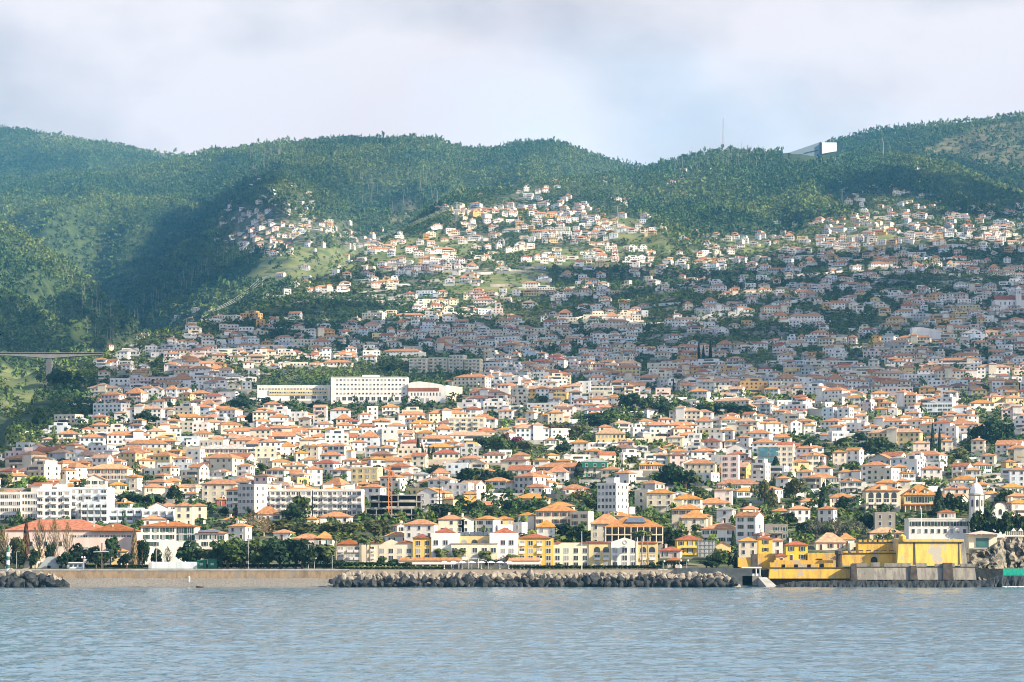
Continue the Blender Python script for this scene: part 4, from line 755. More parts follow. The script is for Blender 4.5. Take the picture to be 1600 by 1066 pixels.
    far.v += [(x + p[0] * ca - p[1] * sa, y + p[0] * sa + p[1] * ca, zb + p[2]) for p in s.v]; far.f += [tuple(k + i0 for k in f) for f in s.f]; far.m += s.m
tag(far.build('distant_houses', HM), 'crowd of small white orange-roofed houses climbing the upper slopes', 'houses', kind='stuff')

# terrace walls and lane edges stepping along the contours
tw = MB(); nW = 0
while nW < 620:
    px = g.uniform(-10, 1610); r = g.uniform(330, 790); dd = float(dens(px, r))
    if dd < .12 or r < 420 or g.random() > .35 + .6 * (dd < .7): continue
    if 398 < px < 722 and 578 < r < 656: continue
    X, Y = ray(px, r); l, v = gl(np.array([X]), np.array([Y]))
    if l[0] or (px < 330 and r < 530): continue
    n = g.randint(3, 9); L_ = g.uniform(4, 7); hgt = g.uniform(1.2, 3.2); mi = g.choice((0, 0, 1, 2)); dy = g.uniform(-.25, .25); prev = None
    for k in range(n):
        x = X + (k - n / 2) * L_; y = Y + dy * (k - n / 2) * L_ + 3 * sin(k * .7 + X); z = float(gz(np.array([x]), np.array([y]))[0])
        if prev is not None:
            (xa, ya, za) = prev; tw.mesh8([(xa, ya, za - 3), (x, y, z - 3), (x, y + .5, z - 3), (xa, ya + .5, za - 3), (xa, ya, za + hgt), (x, y, z + hgt), (x, y + .5, z + hgt), (xa, ya + .5, za + hgt)], mi, skip=(0,))
        prev = (x, y, z)
    nW += 1
tag(tw.build('terrace_walls', [M['conc'], WM['w'], WM['s']]), 'low terrace and garden walls stepping along the hillside lanes', 'walls', kind='stuff')
# ---------------------------------------------------------------- buildings and structures built one by one
class PB(MB):                                       # boxes given by photo columns/rows at a real depth, in the thing's own frame
    def __init__(s, o): super().__init__(); s.o = o
    def X(s, px, Y): return (px - CX) * Y / F - s.o[0]
    def Z(s, r, Y): return H + (R0 - r) * Y / F - s.o[2]
    def pb(s, p0, p1, rt, rb, Y, dep, m=0): s.box(s.X(p0, Y), s.X(p1, Y), Y - s.o[1], Y - s.o[1] + dep, s.Z(rb, Y), s.Z(rt, Y), m)
    def batter(s, p0, p1, rt, rb, Y, dep, lean, m=0, e0=0, e1=0):   # wall leaning back by `lean` metres; e0/e1 spread the foot sideways (px)
        y = Y - s.o[1]; zt_, zb = s.Z(rt, Y), s.Z(rb, Y)
        s.mesh8([(s.X(p0 - e0, Y), y - lean, zb), (s.X(p1 + e1, Y), y - lean, zb), (s.X(p1 + e1, Y), y + dep, zb), (s.X(p0 - e0, Y), y + dep, zb), (s.X(p0, Y), y, zt_), (s.X(p1, Y), y, zt_), (s.X(p1, Y), y + dep, zt_), (s.X(p0, Y), y + dep, zt_)], m)
    def phip(s, p0, p1, rt, rb, Y, dep, m=0):
        s.hip(s.X(p0, Y), s.X(p1, Y), Y - s.o[1] - .5, Y - s.o[1] + dep, s.Z(rb, Y), s.Z(rt, Y) - s.Z(rb, Y) - .18, m)
def pwin(t, o, px, r, Y, w, h, style='plain'): link('window', win(w, h, style), t, ((px - CX) * Y / F - o[0], Y - o[1], H + (R0 - r) * Y / F - o[2]))
def custom(name, label, cat, p0, p1, eave, base, wall, roof, dep=11, rows=(), Y=None, roofmat='o', extra=None, group=None):
    """building by its front: columns p0..p1, eave and base rows, roof=(kind, ridge row), rows=(row, columns, w, h, style)"""
    pc = (p0 + p1) / 2
    if Y is None: _, Y = ray(pc, base)
    o = ((pc - CX) * Y / F, Y, H + (R0 - base) * Y / F); t = thing(name, o, label, cat, group)
    b = PB(o); b.box(b.X(p0, Y), b.X(p1, Y), 0, dep, -5, b.Z(eave, Y), 0); b.build('wall', WM[wall], t)
    rr = None
    if roof:
        b = PB(o); k, top = roof; x0, x1, z = b.X(p0, Y), b.X(p1, Y), b.Z(eave, Y); hh = (eave - top) * Y / F
        if k == 'h': b.hip(x0 - .5, x1 + .5, -.6, dep + .5, z, max(hh - .2, .5), 0)
        elif k == 'g': b.gable(x0, x1, 0, dep, z, hh, 0, None, 'y'); b.poly([(x0, z), (x1, z), ((x0 + x1) / 2, z + hh)], 0, .3, 1)
        elif k == 'x': b.gable(x0, x1, 0, dep, z, hh, 0, None, 'x')
        else: b.box(x0 - .2, x1 + .2, -.2, dep + .2, z, z + max(hh, .5), 1)
        rr = b.build('roof', [RM_[roofmat], WM[wall]], t)
    for (r, cols, w, h, st) in rows:
        for c in cols: pwin(t, o, c, r, Y, w, h, st)
    PLACED.append((o[0], Y + dep / 2, (p1 - p0) * Y / F)); return t, o, Y, rr
def span(a, b, n): return [a + (b - a) * (i + .5) / n for i in range(n)]

# --- waterfront hotel
Y0 = 1022.0; oH = (hp(778, 888, Y0)[0], Y0, hp(778, 888, Y0)[1])
hotel = thing('waterfront_hotel', oH, 'long yellow, cream and white three-storey hotel with red roofs behind the boulder breakwater', 'hotel')
SEG = [(527, 562, 851, 'c', 1.5), (562, 645, 847, 'c', .8), (645, 674, 841, 'Y', 0), (674, 718, 833, 'w', -.8), (718, 765, 838, 'y', 1.5), (765, 810, 833, 'w', -.8), (810, 865, 841, 'Y', 0), (865, 920, 848, 'c', .8), (920, 955, 848, 'y', .5), (955, 997, 847, 'w', 0), (997, 1028, 848, 'y', .5)]
for (a, c, top, col, dy) in SEG:
    b = PB(oH); b.pb(a, c, top, 892, Y0 + dy, 13, 0)
    if (a, c) in ((562, 645), (955, 997)):
        m_ = 611 if a == 562 else 976; hw = 10 if a == 562 else 21; ap = 843 if a == 562 else 840; y = Y0 + dy - oH[1]
        b.poly([(b.X(m_ - hw, Y0), b.Z(top, Y0)), (b.X(m_ + hw, Y0), b.Z(top, Y0)), (b.X(m_, Y0), b.Z(ap, Y0))], y, y + 5, 0)
    b.build('wing', WM[col], hotel)
for (a, c, rt, rb, dy, dep) in ((526, 563, 842, 851, 1.5, 11), (568, 600, 844, 848, .8, 9), (622, 645, 844, 848, .8, 9), (644, 675, 834, 841, 0, 11), (680, 712, 824, 833, 0, 8), (771, 806, 824, 833, 0, 8), (809, 862, 834, 841, 0, 11), (866, 877, 846, 848.5, .8, 6), (908, 955, 845.5, 848.5, .6, 6), (997, 1028, 845.5, 848.5, .5, 6)):
    b = PB(oH); b.phip(a, c, rt, rb, Y0 + dy, dep); b.build('roof', RM_['r'], hotel)
b = PB(oH); b.pb(705, 777, 850, 892, Y0 - 1.8, 4, 0); b.pb(704, 778, 849, 850.2, Y0 - 2.0, 4.2, 1); b.build('terrace_storey', [WM['c'], RM_['o']], hotel)
b = PB(oH)
for i in range(6): b.pb(719 + i * 7.4, 725.8 + i * 7.4, 831.5, 837.5, Y0 + 1.6 + .01 * i, .2, 0)
b.build('solar_panels', M['solar'], hotel)
WN = []
def ww_(cols, rows, dy, st='plain', w=1.55, h=1.65): WN.extend((c, r, Y0 + dy, w, h, st) for c in cols for r in rows)
ww_((532, 547, 558), (859, 870.5), 1.5, 'loggia', 1.9, 1.8); ww_((532, 547, 558), (882,), 1.5, 'plain', 1.9, 1.8); ww_((581,), (858, 870, 882), .8, 'loggia'); ww_((597, 611, 625, 639), (861, 872), .8)
ww_((653.5, 667.5), (849, 861, 870.5), 0); ww_((681, 696), (848, 861), -.8); ww_((725, 741.5, 757), (846.5,), 1.5, 'arch', 2.2, 1.6); ww_((710, 724, 742, 757, 771), (860,), -1.8, 'plain', 1.7, 1.7); ww_((725, 742, 757), (871,), -1.8, 'loggia')
ww_((786, 799), (848, 861), -.8); ww_((815.5, 843), (849, 861, 872), 0, 'loggia', 1.8, 1.8); ww_((829, 857), (849, 861, 872), 0); ww_((857,), (882.5,), 0)
ww_((871, 885, 900, 914), (860.5, 872, 882.5), .8); ww_((933, 947), (859, 882), .5, 'arch', 2.2, 2.1); ww_((933, 947), (871,), .5, 'loggia', 1.9, 1.8); ww_((961, 976, 990), (860, 872, 882.5), 0, 'plain', 1.7, 1.8); ww_((1005, 1019), (859, 882), .5, 'arch', 2.2, 2.1); ww_((1005, 1019), (871,), .5, 'loggia', 1.9, 1.8)
for (c, r, Y, w, h, st) in WN[:100]: pwin(hotel, oH, c, r, Y, w, h, st)
b = PB(oH); b.lathe([(0, -.05), (.7, -.05), (.7, .05), (.5, .06)], 16); 
em = MB(); n = 16
for j in range(n):
    t0, t1 = 2 * pi * j / n, 2 * pi * (j + 1) / n; em.mesh8([(.75 * cos(t0), -.12, .75 * sin(t0)), (.75 * cos(t1), -.12, .75 * sin(t1)), (.55 * cos(t1), -.12, .55 * sin(t1)), (.55 * cos(t0), -.12, .55 * sin(t0)), (.75 * cos(t0), 0, .75 * sin(t0)), (.75 * cos(t1), 0, .75 * sin(t1)), (.55 * cos(t1), 0, .55 * sin(t1)), (.55 * cos(t0), 0, .55 * sin(t0))])
x, z = hp(976.5, 847.5, Y0); em.build('round_emblem', WM['g'], hotel, (x - oH[0], 0, z - oH[2]))
PLACED.append((oH[0], Y0, 118))
# low restaurant buildings in front, marquee, parasols
for (a, c, lab) in ((622, 722, 'low terrace restaurant with long orange roof left of the marquee'), (792, 846, 'low terrace restaurant with orange roof right of the marquee')):
    Yr = 1015.5; o = (hp((a + c) / 2, 888, Yr)[0], Yr, hp(0, 888, Yr)[1]); t = thing('terrace_restaurant', o, lab, 'restaurant', 'terrace restaurants')
    b = PB(o); b.pb(a, c, 876, 882, Yr, 3.5, 0); b.pb(a + 1, c - 1, 882, 890, Yr + 1.2, 2, 1); b.build('wall', [WM['w'], M['glass']], t)
    for p in span(a, c, 9): q = PB(o); q.pb(p - .5, p + .5, 882, 890, Yr + .1, .25); q.build('pillar', WM['w'], t)
    b = PB(o); y = Yr - o[1]; x0, x1 = b.X(a + 4, Yr), b.X(c - 4, Yr); z = b.Z(876, Yr); b.mesh8([(x0 - .8, y - .4, z), (x1 + .8, y - .4, z), (x1 + .8, y + 3.5, z), (x0 - .8, y + 3.5, z), (x0, y + 1.6, z + 1.1), (x1, y + 1.6, z + 1.1), (x1, y + 2.2, z + 1.1), (x0, y + 2.2, z + 1.1)]); b.build('roof', RM_['o'], t)
Yr = 1013.6; o = (*hp(740, 889, Yr)[:1], Yr, hp(0, 889, Yr)[1]); t = thing('marquee', o, 'white arched marquee canopy in front of the yellow hotel', 'marquee'); b = MB(); n = 10; wm = 5.2
for i in range(n):
    a0, a1 = pi * i / n, pi * (i + 1) / n; p = [(-wm * cos(a0), 2.0 + 1.7 * sin(a0) ** .8), (-wm * cos(a1), 2.0 + 1.7 * sin(a1) ** .8)]
    b.mesh8([(p[0][0], -1, p[0][1] - .08), (p[1][0], -1, p[1][1] - .08), (p[1][0], 3, p[1][1] - .08), (p[0][0], 3, p[0][1] - .08), (p[0][0], -1, p[0][1]), (p[1][0], -1, p[1][1]), (p[1][0], 3, p[1][1]), (p[0][0], 3, p[0][1])])
b.build('canopy', M['canvas'], t)
for x in (-wm, -wm / 3, wm / 3, wm):
    q = MB(); q.tube([(x, -1, 0), (x, -1, 2.0 + (1.5 if abs(x) < wm else 0))], .09, 6); q.build('post', M['white'], t)
PAR = MB(); PAR.lathe([(1.55, 2.15), (1.5, 2.2), (.8, 2.6), (.05, 2.85)], 8); PARM = PAR.me('canopy', M['canvas']); PP = MB(); PP.tube([(0, 0, 0), (0, 0, 2.8)], .07, 6); PP.lathe([(.35, 0), (.35, .1)], 8); PPM = PP.me('pole', M['white'])
for i, p in enumerate((694, 708, 722, 737, 752, 767, 781, 795)):
    Yp = 1009.6 + .5 * (i % 2); x, z = hp(p, 889.5, Yp); t = thing('parasol', (x, Yp, 6.3), None, 'parasol', 'white parasols on the hotel terrace'); link('canopy', PARM, t); link('pole', PPM, t); later(t, 'white parasol on the hotel terrace', p, 885)
# --- fort
FY = weathered('fort_yellow', (.64, .40, .07), (.38, .25, .10), (.40, .34, .25), .2, .56); FG = weathered('fort_grey_wall', (.31, .29, .25), (.15, .145, .13), (.22, .21, .185), .16, .53); FD = mat('fort_dark_stone', (.10, .085, .075), .95, .25, .5, bump=.4); FS = weathered('fort_bastion_yellow', (.74, .50, .12), (.48, .34, .13), (.44, .40, .33), .13, .56)
Yf = 1006.0; oF = (hp(1365, 905, Yf)[0], Yf, hp(0, 905, Yf)[1]); fort = thing('seaside_fort', oF, 'old yellow seaside fort with battlements and grey sea wall at the right', 'fort')
def fpart(name, m, fn): b = PB(oF); fn(b); return b.build(name, m, fort)
def merl(b, p0, p1, rt, rb, Y, n, dep=1.2, duty=.6, m=0):
    st = (p1 - p0) / n
    for i in range(n): b.pb(p0 + i * st, p0 + (i + duty) * st, rt, rb, Y, dep, m)
fpart('grey_sea_wall', FG, lambda b: (b.batter(1331, 1523, 886, 906, 1003, 12, 1.0, 0, 1, 2)))
lw = fpart('grey_parapet', FG, lambda b: [b.pb(*q, 1003.4, 1.2) for q in ((1332, 1355, 880, 886), (1361, 1375, 879, 886), (1382, 1423, 880, 886), (1431, 1448, 880, 886), (1461, 1474, 881, 886), (1488, 1492, 880, 886), (1501, 1524, 881, 886))])
fpart('string_course', FD, lambda b: b.pb(1331, 1524, 885.6, 886.6, 1002.8, .5))
for (p, w, rt) in ((1423, 9, 884), (1474, 14, 879.5), (1330, 8, 881)): fpart('buttress_recess', FD, lambda b: b.batter(p, p + w, rt, 906, 1002.2, 2, 1.0, 0, 1.5, 1.5))  # second block stands for a dark recess, its shade put into stone colour
fpart('lower_yellow_wall', FY, lambda b: b.batter(1203, 1330, 887.5, 904, 1006, 10, .8, 0, 2, 0)); fpart('string_course', FD, lambda b: b.pb(1202, 1330, 886.6, 887.6, 1005.6, .5))
fpart('battlement', FY, lambda b: [b.pb(*q, 1006.5, 1.2) for q in ((1203, 1220, 879, 886.6), (1227, 1240, 882, 886.6), (1247, 1261, 882, 886.6), (1267, 1280, 881, 886.6), (1288, 1306, 880, 886.6))]); fpart('gun_port', M['dark'], lambda b: [b.pb(*q, 1007.6, .3) for q in ((1221, 1227, 882, 886.6), (1240.5, 1246.5, 882, 886.6), (1261, 1267, 882, 886.6), (1280.5, 1287, 881, 886.6))])
fpart('inner_court_wall', FY, lambda b: (b.pb(1210, 1308, 875.5, 888, 1012, 6), b.pb(1262, 1310, 864, 888, 1014, 5)))
fpart('arched_gate', M['dark'], lambda b: (b.pb(1276, 1285, 873, 887, 1013.6, .5)))
fpart('corner_turret', FD, lambda b: b.lathe([(1.3, b.Z(889, 1010)), (1.1, b.Z(868, 1010)), (1.5, b.Z(866, 1010)), (1.5, b.Z(861, 1010)), (.2, b.Z(858.5, 1010))], 10, (b.X(1311, 1010), 1010 - oF[1])))
fpart('middle_wall', FY, lambda b: b.batter(1314, 1403, 865, 884, 1013, 8, .7)); fpart('string_course', FD, lambda b: b.pb(1313, 1403, 864, 865.2, 1012.6, .6)); fpart('battlement', FY, lambda b: merl(b, 1318, 1402, 860.5, 864.2, 1013, 7)); fpart('coping', FD, lambda b: merl(b, 1318, 1402, 859.6, 860.5, 1012.9, 7, 1.4))
def arch_(b, pc, r0, r1, w, Y): x = b.X(pc, Y); hw = w * Y / F / 2; z0, z1 = b.Z(r1, Y), b.Z(r0, Y); b.poly([(x - hw, z0), (x + hw, z0)] + [(x + hw * cos(pi * j / 8), z1 - hw + hw * sin(pi * j / 8)) for j in range(9)], Y - oF[1], Y - oF[1] + .4)
fpart('arched_gate', M['dark'], lambda b: arch_(b, 1366, 870, 882, 10, 1012.3))
fpart('upper_wall', FY, lambda b: (b.batter(1341, 1404, 848, 866, 1022, 8, .6))); fpart('string_course', FD, lambda b: b.pb(1340, 1404, 847, 848.3, 1021.6, .6)); fpart('battlement', FY, lambda b: merl(b, 1342, 1404, 843, 847.2, 1022, 8)); fpart('coping', FD, lambda b: merl(b, 1342, 1404, 842, 843, 1021.9, 8, 1.4))
fpart('bastion', FS, lambda b: (b.batter(1404, 1500, 847, 884, 1008, 22, 1.4, 0, 3, 2), b.pb(1404, 1506, 842.5, 847, 1007.8, 22))); fpart('bastion_edge', FG, lambda b: b.batter(1500.2, 1507, 847, 884, 1008.4, 20, 1.4, 0, 0, 4)); fpart('string_course', FD, lambda b: b.pb(1403.5, 1506.5, 846.6, 847.5, 1007.4, .6)); fpart('watch_turret', FY, lambda b: b.lathe([(.9, b.Z(846, 1008)), (1.3, b.Z(843, 1008)), (1.3, b.Z(838, 1008)), (.1, b.Z(834.5, 1008))], 8, (b.X(1410, 1008), 1008.4 - oF[1])))
fpart('water_stain', FD, lambda b: (b.batter(1427, 1430, 848, 882, 1007.9, .3, 1.4), b.batter(1497, 1499, 848, 882, 1007.9, .3, 1.4)))
o = (hp(1180, 882, 1016)[0], 1016, hp(0, 882, 1016)[1]); t = thing('garden_wall', o, 'ochre garden wall under the cream house left of the fort', 'wall'); b = PB(o); b.batter(1153, 1184, 871, 886, 1016, 4, .4); b.pb(1184, 1214, 865, 888, 1017.5, 4); b.build('wall_face', FY, t); b = PB(o); b.pb(1174, 1184, 866, 886, 1015.2, 3); b.build('stone_corner', FD, t)
house(1245, 850, 34, 2, 'hr', 'Y', 0, XY=(hp(1245, 850, 1015)[0], 1015, H + (R0 - 850) * 1015 / F - 6.1))
for p in (1221, 1269): house(p, 869, 15, 1, 'hr', 'o', 0, XY=(hp(p, 869, 1014)[0], 1014 + (p > 1250), H + (R0 - 869) * 1014 / F - ST))
# --- kiosk, slipway, dark harbour wall
o = (hp(1174, 900, 1008)[0], 1008, hp(0, 912, 1008)[1]); t = thing('beach_kiosk', o, 'white-framed waterside kiosk on a concrete base left of the fort', 'kiosk'); b = PB(o); b.pb(1160, 1190, 900, 915, 1006, 5); b.build('base', FG, t); b = PB(o); b.pb(1159, 1190, 886, 888, 1006, 5); b.build('canopy', M['white'], t)
for p in (1160, 1181, 1187): b = PB(o); b.pb(p, p + 1.3, 888, 900, 1006.2, .3); b.build('post', M['white'], t)
b = PB(o); b.pb(1161, 1180, 889, 897, 1010, .3); b.build('window', M['glass'], t); b = PB(o); b.pb(1161, 1186, 896.5, 900, 1006.4, .2); b.build('railing', M['rail'], t)
mb = MB(); x0, z0 = hp(1190, 900, 1004); x1, _ = hp(1212, 0, 1004); mb.mesh8([(x0, 996, -1), (x1, 996, -1), (x1 - 2, 1006, 0), (x0 - 1, 1006, 0), (x0 + 1, 996, .1), (x1, 996, .1), (x1 - 3, 1006, 3.4), (x0 - 1, 1006, 3.4)]); tag(mb.build('slipway', M['conc']), 'pale concrete slipway beside the fort', 'slipway')
# --- domed tower, chapel gable, cliff house, balustrade
_, Yd = ray(1525, 840); Yd = 1100; o = (hp(1525.5, 842, Yd)[0], Yd, hp(0, 842, Yd)[1]); k = Yd / F; t = thing('domed_tower', o, 'white eight-sided church tower with smooth white dome above the fort', 'tower')
b = MB(); zt1 = (842 - 775) * k; b.lathe([(11.3 * k, -3), (11.3 * k, zt1)], 8, ph=pi / 8); b.build('shaft', WM['w'], t); b = MB(); b.lathe([(11.6 * k, zt1), (12.6 * k, zt1 + .3), (12.6 * k, zt1 + .9), (11 * k, zt1 + .95)], 8, ph=pi / 8); b.build('cornice', M['conc'], t)
b = MB(); b.lathe([(10.2 * k * cos(a), zt1 + .9 + 17 * k * sin(a)) for a in np.linspace(0, pi / 2 * .97, 10)], 20); b.build('dome', M['white'], t)
b = MB(); zz = zt1 + .9 + 17 * k; b.lathe([(1.5 * k, zz - .3), (1.5 * k, zz + 1.2), (1.9 * k, zz + 1.3), (.2 * k, zz + 2.2), (.15 * k, zz + 4)], 8); b.build('lantern', M['white'], t)
for a in (-pi / 2, -pi / 4, 0, -3 * pi / 4): 
    rr = 11.3 * k * cos(pi / 8); link('window', win(1.0, 2.8, 'arch'), t, (rr * cos(a), rr * sin(a), zt1 - 2.8), a + pi / 2)
for a in np.arange(8) * pi / 4 + pi / 8: q = MB(); q.tube([(11.35 * k * cos(a), 11.35 * k * sin(a), -2), (11.35 * k * cos(a), 11.35 * k * sin(a), zt1)], .16, 4); q.build('corner_strip', M['conc'], t)
t, o, Y, _ = custom('chapel', 'white chapel with curved dark-edged gable behind drooping trees', 'chapel', 1553, 1574, 797, 838, 'w', None, 10, [(800, (1563,), 1.3, 2.2, 'arch')], Y=1100); b = PB(o); xs = [b.X(p, Y) for p in (1553, 1574)]; cx_ = sum(xs) / 2; hw = (xs[1] - xs[0]) / 2; z0 = b.Z(797, Y)
b.poly([(xs[0], z0), (xs[1], z0)] + [(cx_ + hw * cos(a), z0 + 3.0 * sin(a) ** .7) for a in np.linspace(.05, pi - .05, 10)], 0, .6, 0); b.build('gable', WM['w'], t); b = PB(o)
pts = [(cx_ + hw * 1.03 * cos(a), -.1, z0 + 3.15 * sin(a) ** .7) for a in np.linspace(.05, pi - .05, 12)]; b.tube(pts, .2, 5); b.build('gable_edge', FD, t)
t, o, Y, _ = custom('cliff_house', 'modern glass-fronted house with pale pink flat roof on the cliff edge', 'house', 1514, 1558, 838, 856, 'c', ('f', 836), 9, [], Y=1030); b = PB(o); b.pb(1525, 1545, 841, 855, Y - .3, .25); b.build('glass_wall', mat('green_glass', (.05, .16, .15), .1, .2, .3, spec=.6), t); b = PB(o); b.hip(b.X(1512, Y), b.X(1561, Y), -2, 10, b.Z(836, Y) + .2, 1.2, 0); b.build('pink_roof', mat('pink_roof_tile', (.62, .44, .36), .85, .1), t); b = PB(o); b.pb(1513, 1552, 856, 858.5, Y - 2.2, 3); b.build('terrace', M['conc'], t)
o = (hp(1585, 838, 1042)[0], 1042, hp(0, 839, 1042)[1]); t = thing('balustrade', o, 'white balustrade with small pointed gables on top of the cliff', 'balustrade'); b = PB(o); b.pb(1570, 1625, 836.6, 838.5, 1042, .5); b.build('rail', WM['w'], t)
for p in np.arange(1571, 1624, 3.2): b = PB(o); b.pb(p, p + 1.1, 830.5, 836.6, 1042.1, .3); b.build('baluster', WM['w'], t)
for p in (1584, 1595, 1606): b = PB(o); b.poly([(b.X(p - 4, 1042), b.Z(830, 1042)), (b.X(p + 4, 1042), b.Z(830, 1042)), (b.X(p, 1042), b.Z(825, 1042))], 0, .4); b.build('pediment', WM['w'], t)
# cliff: craggy rock face between the fort and the right edge
cu = np.linspace(1516, 1700, 90); cz = np.linspace(0, 1, 46); CU, CZ = np.meshgrid(cu, cz, indexing='ij'); topr = np.interp(CU, [1516, 1530, 1552, 1572, 1700], [866, 860, 856, 840, 838]); 
CYd = 1010 + 16 * CZ + (fbm(CU / 9, CZ * 5, 4) - .5) * 13 + np.interp(CU, [1516, 1560, 1572, 1700], [0, -2, 12, 14]) * (1 - CZ * .3); rr_ = 914 + (topr - 914) * CZ; CXw = (CU - CX) * CYd / F + (fbm(CU / 7 + 3, CZ * 6, 3) - .5) * 4; CZw = H + (R0 - rr_) * CYd / F
Vc = np.stack([CXw, CYd, CZw], -1).reshape(-1, 3); back = Vc.reshape(90, 46, 3)[:, -1].copy(); back[:, 1] += 30; Vc = np.concatenate([Vc.reshape(90, 46, 3), back[:, None]], 1).reshape(-1, 3)
idx = np.arange(90 * 47).reshape(90, 47); Q = np.stack([idx[:-1, :-1], idx[1:, :-1], idx[1:, 1:], idx[:-1, 1:]], -1).reshape(-1, 4)
me = grid_mesh('cliff', Vc, Q, mat('cliff_rock', (.27, .235, .19), .95, .25, .35, col2=(.06, .065, .05), bump=.6, detail=9)); me.polygons.foreach_set('use_smooth', np.zeros(len(Q), bool)); tag(link('cliff', me), 'dark craggy cliff at the right edge', 'cliff', kind='structure')
o = (hp(1585, 893, 1002)[0], 1002, hp(0, 901, 1002)[1]); t = thing('safety_net', o, 'teal green netting fence at the foot of the cliff', 'net'); b = PB(o); b.pb(1567, 1625, 888.5, 899.5, 1002, .1); b.build('netting', M['teal'], t)
for p in np.arange(1567, 1626, 8): b = PB(o); b.pb(p, p + .7, 887, 903, 1002.15, .15); b.build('post', M['metal'], t)
# rock shelf under the fort
cu = np.linspace(1186, 1720, 260); cz = np.linspace(0, 1, 9); CU, CZ = np.meshgrid(cu, cz, indexing='ij'); YY_ = 990 + 16 * CZ + (fbm(CU / 6, CZ * 3, 3) - .5) * 5; ZZ_ = -1.2 + np.interp(CU, [1186, 1215, 1240, 1330, 1540, 1560, 1720], [1.0, 1.8, 3.0, 3.4, 3.4, 5.0, 5.5]) * np.minimum(1, CZ * 2.2) ** .6 + (fbm(CU / 4 + 9, CZ * 5, 3) - .5) * 1.2
idx = np.arange(CU.size).reshape(CU.shape); Q = np.stack([idx[:-1, :-1], idx[1:, :-1], idx[1:, 1:], idx[:-1, 1:]], -1).reshape(-1, 4); me = grid_mesh('rock_shelf', np.stack([(CU - CX) * YY_ / F, YY_, ZZ_], -1).reshape(-1, 3), Q, M['wet']); me.polygons.foreach_set('use_smooth', np.zeros(len(Q), bool)); tag(link('rock_shelf', me), 'dark wet rock shelf below the fort', 'rocks', kind='structure')
# --- pink hall, green-shuttered mansion, loggia building, arcade, villa, convent
t, o, Y, rf = custom('waterfront_hall', 'long pale pink hall with one wide orange-red hip roof behind bare trees', 'hall', 8, 210, 829, 872, 'p', None, 22, [(838, span(112, 206, 11), 1.5, .7, 'plain'), (850, span(20, 100, 7), 1.2, 1.8, 'plain'), (858, span(112, 150, 4), 1.2, 1.6, 'plain')], Y=1062, roofmat='v')
rf = None
for (q0, q1, rr0, dy) in ((6, 168, 811, 0), (140, 212, 817, -1)): b = PB(o); b.phip(q0, q1, rr0, 829 + (dy < 0), Y + dy, 22 + dy); rf = b.build('roof', RM_['v'], t)
for p in (147, 176): b = PB(o); b.pb(p - 1, p + 1, 820, 827, Y + 3, .6); b.build('chimney', WM['c'], rf)
t, o, Y, rf = custom('green_shuttered_mansion', 'white three-storey mansion with green shutters and long orange roof behind the beach trees', 'mansion', 220, 306, 823, 874, 'w', ('h', 815), 14, [(828, (229, 243), 1.1, 1.5, 'shutter'), (839, (229, 243), 1.1, 1.5, 'shutter'), (850, (232, 243), 1.1, 1.5, 'shutter'), (828, (256, 267), 1.2, 1.5, 'shutter'), (839, (256, 267), 1.2, 1.5, 'shutter'), (829, (283, 296), 1.5, 2.2, 'shutter'), (840, (283, 296), 1.5, 2.2, 'shutter')], Y=1052, roofmat='v')
b = PB(o); b.pb(306.5, 352, 834, 874, Y - 1, 11); b.build('side_wing', WM['w'], t); b = PB(o); b.phip(305, 354, 826, 834, Y - 1, 11); b.build('side_roof', RM_['o'], t); b = PB(o); b.mesh8([(b.X(310, Y), -1.2, b.Z(832, Y)), (b.X(342, Y), -1.2, b.Z(832, Y)), (b.X(342, Y), .8, b.Z(829, Y)), (b.X(310, Y), .8, b.Z(829, Y)), (b.X(310, Y), -1.3, b.Z(831.5, Y)), (b.X(342, Y), -1.3, b.Z(831.5, Y)), (b.X(342, Y), .7, b.Z(828.5, Y)), (b.X(310, Y), .7, b.Z(828.5, Y))]); b.build('solar_panels', M['solar'], t)
for (p, r, w) in ((308, 840, 1.1), (319, 839, 1.1), (333, 839, 1.1), (320, 850, 1.1), (333, 850, 1.1), (345, 840, 1.1)): pwin(t, o, p, r, Y - 1, w, 1.5, 'shutter')
for p in (262, 291, 319): b = PB(o); b.pb(p - 1.6, p + 1.6, 813, 819, Y + 4, .8); b.build('chimney', WM['w'], rf)
t, o, Y, rf = custom('loggia_building', 'brown-roofed two-storey building with dark pillared loggias and solar panels behind the hotel', 'building', 946, 1036, 824, 850, 'n' if 'n' in WM else 's', ('h', 806), 16, [], Y=1085, roofmat='o')
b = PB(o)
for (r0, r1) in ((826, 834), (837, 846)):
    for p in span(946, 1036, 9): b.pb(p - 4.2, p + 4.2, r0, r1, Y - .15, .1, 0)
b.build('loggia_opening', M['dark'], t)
for p in np.linspace(946.5, 1035.5, 10): b = PB(o); b.pb(p - .7, p + .7, 824, 850, Y - 1.2, .4); b.build('pillar', WM['c'], t)
for r in (835, 846.5): b = PB(o); b.pb(946, 1036, r, r + 1.4, Y - 1.3, 1.2); b.build('balcony_rail', WM['c'], t)
b = PB(o); b.mesh8([(b.X(976, Y), 1.6, b.Z(817, Y)), (b.X(1010, Y), 1.6, b.Z(817, Y)), (b.X(1006, Y), 5.2, b.Z(809, Y)), (b.X(984, Y), 5.2, b.Z(809, Y)), (b.X(976, Y), 1.5, b.Z(816, Y)), (b.X(1010, Y), 1.5, b.Z(816, Y)), (b.X(1006, Y), 5.1, b.Z(808, Y)), (b.X(984, Y), 5.1, b.Z(808, Y))]); b.build('solar_panels', M['solar'], rf)
